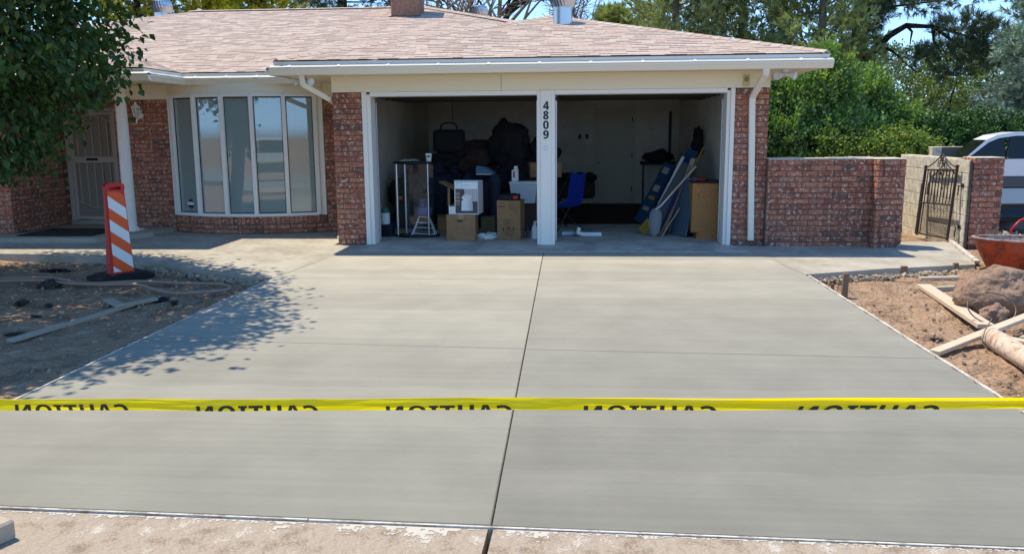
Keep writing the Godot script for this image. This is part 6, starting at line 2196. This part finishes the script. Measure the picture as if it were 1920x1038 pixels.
func make_plants() -> void:
	near_tree()
	var sprig := sprig_mesh(12, 0.30, 0.095, 5)
	var sprig_s := sprig_mesh(12, 0.22, 0.075, 6)
	var needle := tuft_mesh(16, 0.30, 0.009, 0.5, 7)
	var pine := tuft_mesh(26, 0.26, 0.008, 0.95, 8)
	var scale_ := tuft_mesh(14, 0.24, 0.016, 0.38, 9)
	var spruce := tuft_mesh(18, 0.20, 0.013, 0.6, 10)
	# behind the left part of the roof: golden arborvitae
	var gold := leaf_mat("gold_foliage", Color(0.74, 0.72, 0.20), 0.6)
	conifer("golden_conifer", "golden green conifer behind the roof, beside the leftmost roof turbine", Vector3(-13.5, 0, -14.5), 9.5, 1.7, 1.5, 0.5, scale_, gold, 90, 60, 21, 0.7, "golden conifers behind the roof")
	conifer("golden_conifer", "golden green conifer behind the roof ridge, middle of the three", Vector3(-11.5, 0, -15.2), 8.6, 1.8, 1.5, 0.5, scale_, gold, 80, 60, 22, 0.7, "golden conifers behind the roof")
	conifer("golden_conifer", "golden green conifer behind the roof ridge, nearest the chimney", Vector3(-9.55, 0, -14.6), 8.3, 1.7, 1.5, 0.5, scale_, gold, 80, 60, 23, 0.7, "golden conifers behind the roof")
	var dg := leaf_mat("pine_foliage", Color(0.38, 0.44, 0.32), 0.4)
	conifer("pine_tree", "dark pine behind the ridge just left of the chimney", Vector3(-8.0, 0, -19), 14, 3.0, 4.6, 0.1, pine, dg, 60, 70, 24, 0.6, "", null, 0.3)
	bare_tree("bare grey tree behind the ridge, just right of the chimney", Vector3(-4.6, 0, -17), 9.0, 31, M.pale_bark, 0.5)
	bare_tree("bare grey tree behind the roof dip, left of the tall turbine", Vector3(-2.3, 0, -18), 9.5, 32, M.pale_bark, -0.3)
	bare_tree("forked dark trunked tree over the roof dip, behind its small turbine", Vector3(-3.2, 0, -20), 10.5, 33, M.bark, 0.4)
	bare_tree("thin bare tree right of the tall roof turbine", Vector3(0.4, 0, -20), 6.6, 34, M.pale_bark, 0.2)
	var lg := leaf_mat("light_foliage", Color(0.52, 0.60, 0.30), 0.7)
	leafy("small_tree", "small light green tree peeping over the roof right of the turbine", "tree", Vector3(0.85, 0, -16), [[Vector3(0, 3.9, 0), Vector3(1.1, 0.8, 1)], [Vector3(-0.9, 4.1, 0), Vector3(0.5, 0.7, 0.6)]], 500, sprig_s, lg, 0.08, 41)
	# junipers to the right of the roof
	var jun := leaf_mat("juniper_foliage", Color(0.68, 0.70, 0.47), 0.75)
	var spots := [[1.65, -17.5, 5.5, 0.8, "small pointed juniper left of the big junipers behind the roof"], [3.7, -17.0, 10.5, 1.75, "big juniper behind the roof, first from the tall turbine"], [6.1, -18.0, 11.5, 2.0, "big juniper behind the roof, middle of the three"], [8.3, -16.5, 10.5, 2.0, "big juniper behind the roof's right end, nearest the limbed pine"]]
	for i in spots.size():
		var s: Array = spots[i]
		conifer("juniper_tree", s[4], Vector3(s[0], 0, s[1]), s[2], s[3], 1.2, 0.55, scale_, jun, 110, 66, 50 + i, 0.45, "junipers behind the roof", M.pale_bark, 0.3)
	# limbed pine with the bent bough
	rng.seed = 61
	var lp := thing("limbed_pine", "dark pine with a long bent bare limb against the sky, right of roof", "tree", Vector3(10.05, 0, -17.5))
	var tr := MB.new()
	limb(tr, Vector3(0, -0.3, 0), Vector3(-0.3, 12, 0), 0.30, 0.15, 0.1, 10)
	part(lp, "trunk", tr, M.bark)
	var bb := MB.new()
	var mainp := [Vector3(-0.06, 3.90, 0.3), Vector3(0.37, 4.35, 0.3), Vector3(0.69, 4.66, 0.3), Vector3(1.21, 4.96, 0.3), Vector3(2.06, 4.91, 0.3), Vector3(3.18, 4.59, 0.3)]
	bb.tube(mainp, [0.14, 0.125, 0.11, 0.09, 0.06, 0.03], 8)
	var subs := [[Vector3(0.37, 4.35, 0.3), Vector3(0.88, 4.11, 0.3), Vector3(1.21, 3.80, 0.3), Vector3(1.63, 3.46, 0.3)], [Vector3(0.37, 4.35, 0.3), Vector3(0.24, 4.55, 0.3), Vector3(0.00, 4.69, 0.3)], [Vector3(2.06, 4.91, 0.3), Vector3(2.11, 4.45, 0.3), Vector3(2.43, 4.02, 0.3)], [Vector3(1.21, 4.96, 0.3), Vector3(1.40, 4.76, 0.3), Vector3(1.36, 4.38, 0.3)], [Vector3(-0.06, 5.31, 0.3), Vector3(0.84, 5.58, 0.3), Vector3(2.52, 5.75, 0.3)], [Vector3(0.56, 4.19, 0.3), Vector3(0.65, 3.90, 0.3), Vector3(1.21, 3.77, 0.3)], [Vector3(2.06, 4.91, 0.3), Vector3(3.08, 4.19, 0.3), Vector3(3.83, 3.94, 0.3)]]
	for s in subs: bb.tube(s, [0.06, 0.04, 0.018], 6)
	part(lp, "limb", bb, M.bark)
	var xs := []
	var cs := []
	var puffs := [[Vector3(2.99, 4.93, 0.4), Vector3(1.03, 0.31, 0.79), 360], [Vector3(3.93, 4.59, 0.4), Vector3(0.65, 0.34, 0.50), 240], [Vector3(2.62, 4.14, 0.4), Vector3(0.90, 0.24, 0.69), 240], [Vector3(3.83, 3.97, 0.4), Vector3(0.75, 0.38, 0.57), 300], [Vector3(1.68, 4.16, 0.4), Vector3(0.34, 0.17, 0.26), 60], [Vector3(2.71, 3.42, 0.4), Vector3(0.64, 0.15, 0.49), 120], [Vector3(1.68, 3.90, 0.4), Vector3(0.41, 0.14, 0.31), 60], [Vector3(1.40, 5.61, 0.4), Vector3(1.31, 0.24, 1.00), 260], [Vector3(2.99, 5.72, 0.4), Vector3(0.84, 0.21, 0.64), 60], [Vector3(2.15, 6.25, 0.4), Vector3(1.68, 0.34, 1.29), 120], [Vector3(0.13, 5.48, 0.4), Vector3(0.41, 0.58, 0.31), 330], [Vector3(-0.13, 4.54, 0.4), Vector3(0.49, 0.38, 0.37), 220], [Vector3(-0.28, 6.16, 0.4), Vector3(0.75, 0.51, 0.57), 160]]
	for p in puffs:
		for i in int(p[2] * 0.5):
			var d := Vector3(rng.randfn(), rng.randfn(), rng.randfn()).normalized() * pow(rng.randf(), 0.4)
			var v := rr(0.6, 1.25)
			xs.append(Transform3D(aim(d + Vector3(rr(-0.4, 0.4), 0.35, rr(-0.4, 0.4)), rr(0, TAU)).scaled_local(Vector3.ONE * rr(0.8, 1.4)), (p[0] as Vector3) + d * (p[1] as Vector3)))
			cs.append(Color(v, v, v))
	scatter(lp, "crown", pine, dg, xs, cs)
	# green shrubs behind the yard walls
	var mg := leaf_mat("elm_foliage", Color(0.52, 0.62, 0.39), 0.9)
	leafy("green_shrub", "large dense green shrub beside the house's right corner, behind the wall", "shrub", Vector3(5.9, 0, -9.3), [[Vector3(-0.6, 1.3, 0), Vector3(1.5, 1.4, 1.2)], [Vector3(0.2, 2.2, 0), Vector3(1.25, 1.1, 1.0)], [Vector3(-1.0, 2.2, 0), Vector3(0.9, 0.9, 0.9)], [Vector3(0.6, 1.1, 0.3), Vector3(1.3, 1.2, 1.0)], [Vector3(0.6, 2.9, 0), Vector3(0.6, 0.65, 0.6)]], 6500, sprig, mg, 0.06, 71, 0.9)
	leafy("green_shrub", "tall loose green shrub right of the densest one, behind the wall", "shrub", Vector3(8.2, 0, -10.0), [[Vector3(-0.5, 1.4, 0), Vector3(0.9, 1.3, 0.9)], [Vector3(0.3, 1.3, 0), Vector3(0.9, 1.0, 0.8)], [Vector3(-0.6, 2.5, 0), Vector3(0.6, 0.6, 0.6)]], 2400, sprig, mg, 0.05, 72, 0.9, "", -0.08)
	leafy("low_bush", "low yellow green bush topping the wall, below the loose shrub", "shrub", Vector3(7.3, 0, -8.2), [[Vector3(-0.5, 0.8, 0), Vector3(0.8, 0.75, 0.6)], [Vector3(0.5, 0.85, 0), Vector3(0.9, 0.75, 0.6)], [Vector3(1.2, 0.8, 0), Vector3(0.6, 0.7, 0.5)]], 2600, sprig_s, leaf_mat("bush_foliage", Color(0.50, 0.57, 0.28), 0.75), 0.0, 73, 0.6)
	leafy("dark_hedge", "dark clipped hedge left of the white car, behind the grey wall", "hedge", Vector3(9.6, 0, -9.3), [[Vector3(-0.4, 0.9, 0), Vector3(0.9, 1.0, 0.7)], [Vector3(0.6, 0.95, 0), Vector3(1.0, 1.0, 0.7)], [Vector3(1.6, 0.9, 0), Vector3(0.9, 0.9, 0.7)]], 3800, sprig_s, leaf_mat("hedge_foliage", Color(0.27, 0.40, 0.20), 0.5), 0.0, 74, 0.3, "", -0.6)
	var lo := leaf_mat("loose_foliage", Color(0.50, 0.57, 0.40), 0.75)
	leafy("loose_tree", "airy light green tree far behind the shrubs, under the pine limb", "tree", Vector3(13.6, 0, -20), [[Vector3(-1.6, 3.0, 0), Vector3(1.6, 1.6, 1.2)], [Vector3(0.6, 3.3, 0), Vector3(1.8, 1.5, 1.2)], [Vector3(2.2, 2.6, 0), Vector3(1.5, 1.6, 1.2)], [Vector3(-2.6, 2.0, 0), Vector3(1.2, 1.4, 1)]], 1900, sprig, lo, 0.10, 75, 0.4, "", 0.02)
	leafy("loose_tree", "airy green tree far back beside the blue spruce", "tree", Vector3(15.6, 0, -24), [[Vector3(-1.0, 2.6, 0), Vector3(1.8, 2.0, 1.2)], [Vector3(1.0, 3.0, 0), Vector3(1.8, 2.0, 1.2)]], 1500, sprig, lo, 0.10, 76, 0.4, "", 0.0)
	# blue spruce
	var bs := leaf_mat("spruce_foliage", Color(0.56, 0.64, 0.58), 0.35)
	conifer("blue_spruce", "tall blue green spruce cut off by the right edge", Vector3(14.2, 0, -13.5), 11.5, 1.7, 0.4, 0.02, spruce, bs, 200, 75, 81, 0.75, "", null, 0.35)
	# far background trees that close the view
	leafy("far_tree", "dark far tree low behind the hedge", "tree", Vector3(11.0, 0, -26), [[Vector3(-2, 1.6, 0), Vector3(2.4, 1.8, 1.5)], [Vector3(2, 1.7, 0), Vector3(2.4, 1.8, 1.5)], [Vector3(6, 1.6, 0), Vector3(2.6, 1.9, 1.5)]], 3000, sprig, leaf_mat("far_foliage", Color(0.40, 0.48, 0.30), 0.6), 0.0, 91, 0.4, "", -0.5)

# ---------------------------------------------------------------- neighbour's things
func make_neighbour() -> void:
	make_car("white estate car parked beyond the brick pillar, partly cut off", Vector3(10.42, -0.05, -5.9), 0.0)
	make_car("white car standing in the street, mirrored in the bow window", Vector3(-2.6, -0.14, 17.2), PI)
	# framed glass panels, stacked at a slant
	for k in 2:
		var gpn := thing("glass_panel", ["upper grey framed glass panel lying behind the free standing pillar", "lower grey framed glass panel lying behind the free standing pillar"][k], "panel", Vector3(7.95, [0.56, 0.34][k], -1.75), 0.06, "framed panels behind the pillar")
		gpn.rotation.x = 0.35
		var p := MB.new()
		p.box(Vector3(-0.9, 0, -0.32), Vector3(0.9, 0.012, 0.32))
		part(gpn, "pane", p, mat("panel_glass_%d" % k, Color(0.33, 0.39, 0.45), 0.35))
		for e in [[Vector3(-0.94, 0.01, 0.34), Vector3(0.94, 0.01, 0.34)], [Vector3(-0.94, 0.01, -0.34), Vector3(0.94, 0.01, -0.34)], [Vector3(-0.92, 0.01, -0.32), Vector3(-0.92, 0.01, 0.32)], [Vector3(-0.1, 0.012, -0.32), Vector3(-0.35, 0.012, 0.32)]]:
			var fr := MB.new()
			fr.bar(e[0], e[1], 0.045, 0.05, 0.006)
			part(gpn, "frame_bar", fr, M.dark_metal)
	var sup := MB.new()
	sup.lathe([Vector2(0, 0), Vector2(0.30, 0.02), Vector2(0.36, 0.12), Vector2(0.30, 0.24), Vector2(0, 0.28)], 20)
	single("grey_drum", "dark grey rounded drum under the framed panels behind the pillar", "drum", sup, M.grey_plastic, Vector3(7.45, -0.03, -1.7))
	var rd := MB.new()
	rd.tube([Vector3(7.10, -0.02, -0.9), Vector3(7.05, 0.12, -0.92), Vector3(7.18, 0.25, -0.95), Vector3(7.5, 0.40, -1.0), Vector3(8.2, 0.55, -1.0)], [0.02], 8)
	rd.tube([Vector3(7.35, 0.33, -0.98), Vector3(7.5, 0.14, -1.0), Vector3(8.0, 0.1, -1.0)], [0.014], 8)
	single("hand_truck", "red tubular frame on the white pebbles at the right edge", "frame", rd, M.red_paint)

func make_car(label: String, at: Vector3, turn: float) -> void:
	var car := thing("white_car", label, "car", at, turn)
	var b := MB.new()
	var body := PackedVector2Array([Vector2(-2.9, 0.55), Vector2(2.4, 0.40), Vector2(2.45, 0.9), Vector2(2.3, 1.06), Vector2(-1.95, 1.06), Vector2(-2.85, 0.95)])
	b.prism(body, -0.85, 0.0)
	part(car, "body", b, M.car_paint)
	var roof := MB.new()
	# roof shell with side pillars: sections across
	var out := [Vector2(-1.98, 1.04), Vector2(-1.50, 1.45), Vector2(-1.28, 1.545), Vector2(-0.9, 1.605), Vector2(0.6, 1.61), Vector2(1.7, 1.56), Vector2(2.25, 1.04)]
	var inn := [Vector2(-1.90, 1.06), Vector2(-1.45, 1.40), Vector2(-1.24, 1.485), Vector2(-0.9, 1.53), Vector2(0.6, 1.54), Vector2(1.62, 1.50), Vector2(2.12, 1.06)]
	for i in out.size() - 1:
		var z0 := -0.02
		var z1 := -0.10
		var f := func(p: Vector2) -> Vector3: return Vector3(p.x, p.y, lerpf(0.0, -0.14, (p.y - 1.04) / 0.57))
		roof.quad(f.call(inn[i]), f.call(inn[i + 1]), f.call(out[i + 1]), f.call(out[i]))
		if i == 0: continue
		var a: Vector3 = f.call(out[i])
		var c: Vector3 = f.call(out[i + 1])
		roof.quad(a, c, c + Vector3(0, 0, -0.6), a + Vector3(0, 0, -0.6))
	part(car, "roof_frame", roof, M.car_paint)
	var ws := MB.new()
	ws.quad(Vector3(-1.96, 1.05, -0.03), Vector3(-1.50, 1.44, -0.14), Vector3(-1.50, 1.44, -0.75), Vector3(-1.96, 1.05, -0.82))
	part(car, "windscreen", ws, M.car_glass)
	var gl := MB.new()
	var gp := PackedVector2Array()
	for p in inn: gp.append(p)
	gp.reverse()
	var g3 := func(p: Vector2) -> Vector3: return Vector3(p.x, p.y, lerpf(-0.012, -0.15, (p.y - 1.04) / 0.57))
	var cx := [-1.90, -1.05, -0.35, 0.55, 1.62]
	var top_at := func(x: float) -> float:
		for i in inn.size() - 1:
			if x >= inn[i].x and x <= inn[i + 1].x: return lerpf(inn[i].y, inn[i + 1].y, (x - inn[i].x) / (inn[i + 1].x - inn[i].x))
		return 1.06
	var segs := [[-1.90, -1.12], [-1.07, -0.42], [-0.38, -0.16], [-0.12, 0.95], [1.0, 2.1]]
	for s in segs:
		var w := MB.new()
		var n := 8
		for i in n:
			var x0 := lerpf(s[0], s[1], float(i) / n)
			var x1 := lerpf(s[0], s[1], float(i + 1) / n)
			w.quad(g3.call(Vector2(x0, 1.06)), g3.call(Vector2(x1, 1.06)), g3.call(Vector2(x1, top_at.call(x1))), g3.call(Vector2(x0, top_at.call(x0))))
		part(car, "window", w, M.car_glass)
	var pl := MB.new()
	for x in [-1.095, -0.40, -0.14, 0.975]: pl.bar(g3.call(Vector2(x - 0.02, 1.05)), g3.call(Vector2(x + 0.10, (top_at.call(x) as float))), 0.02, 0.05, 0.0, Vector3(0, 0, 1))
	part(car, "window_pillar", pl, M.dark_metal)
	var cl := MB.new()
	cl.box(Vector3(-2.6, 0.32, -0.8), Vector3(2.4, 0.72, 0.02), 0.03)
	part(car, "lower_cladding", cl, M.grey_plastic)
	var tl := MB.new()
	tl.box(Vector3(-0.33, 0.50, 0.03), Vector3(-0.22, 0.62, 0.06), 0.03)
	part(car, "reflector", tl, M.red_paint)
	for x in [-1.6, 1.35]:
		var w := MB.new()
		w.xf = Transform3D(Basis(Vector3.RIGHT, PI / 2), Vector3.ZERO)
		w.lathe([Vector2(0, 0.03), Vector2(0.2, 0.05), Vector2(0.22, 0.09), Vector2(0.31, 0.09), Vector2(0.33, 0.06), Vector2(0.33, -0.1), Vector2(0, -0.1)], 24)
		var wo := part(car, "wheel", w, M.rubber)
		wo.position = Vector3(x, 0.33, -0.03)

func _ready() -> void:
	set_light()
	make_materials()
	make_brick_shapes()
	make_ground()
	make_house()
	make_walls()
	make_plants()
	make_neighbour()
	form_boards()
	make_gate()
	make_garage_things()
	make_yard()
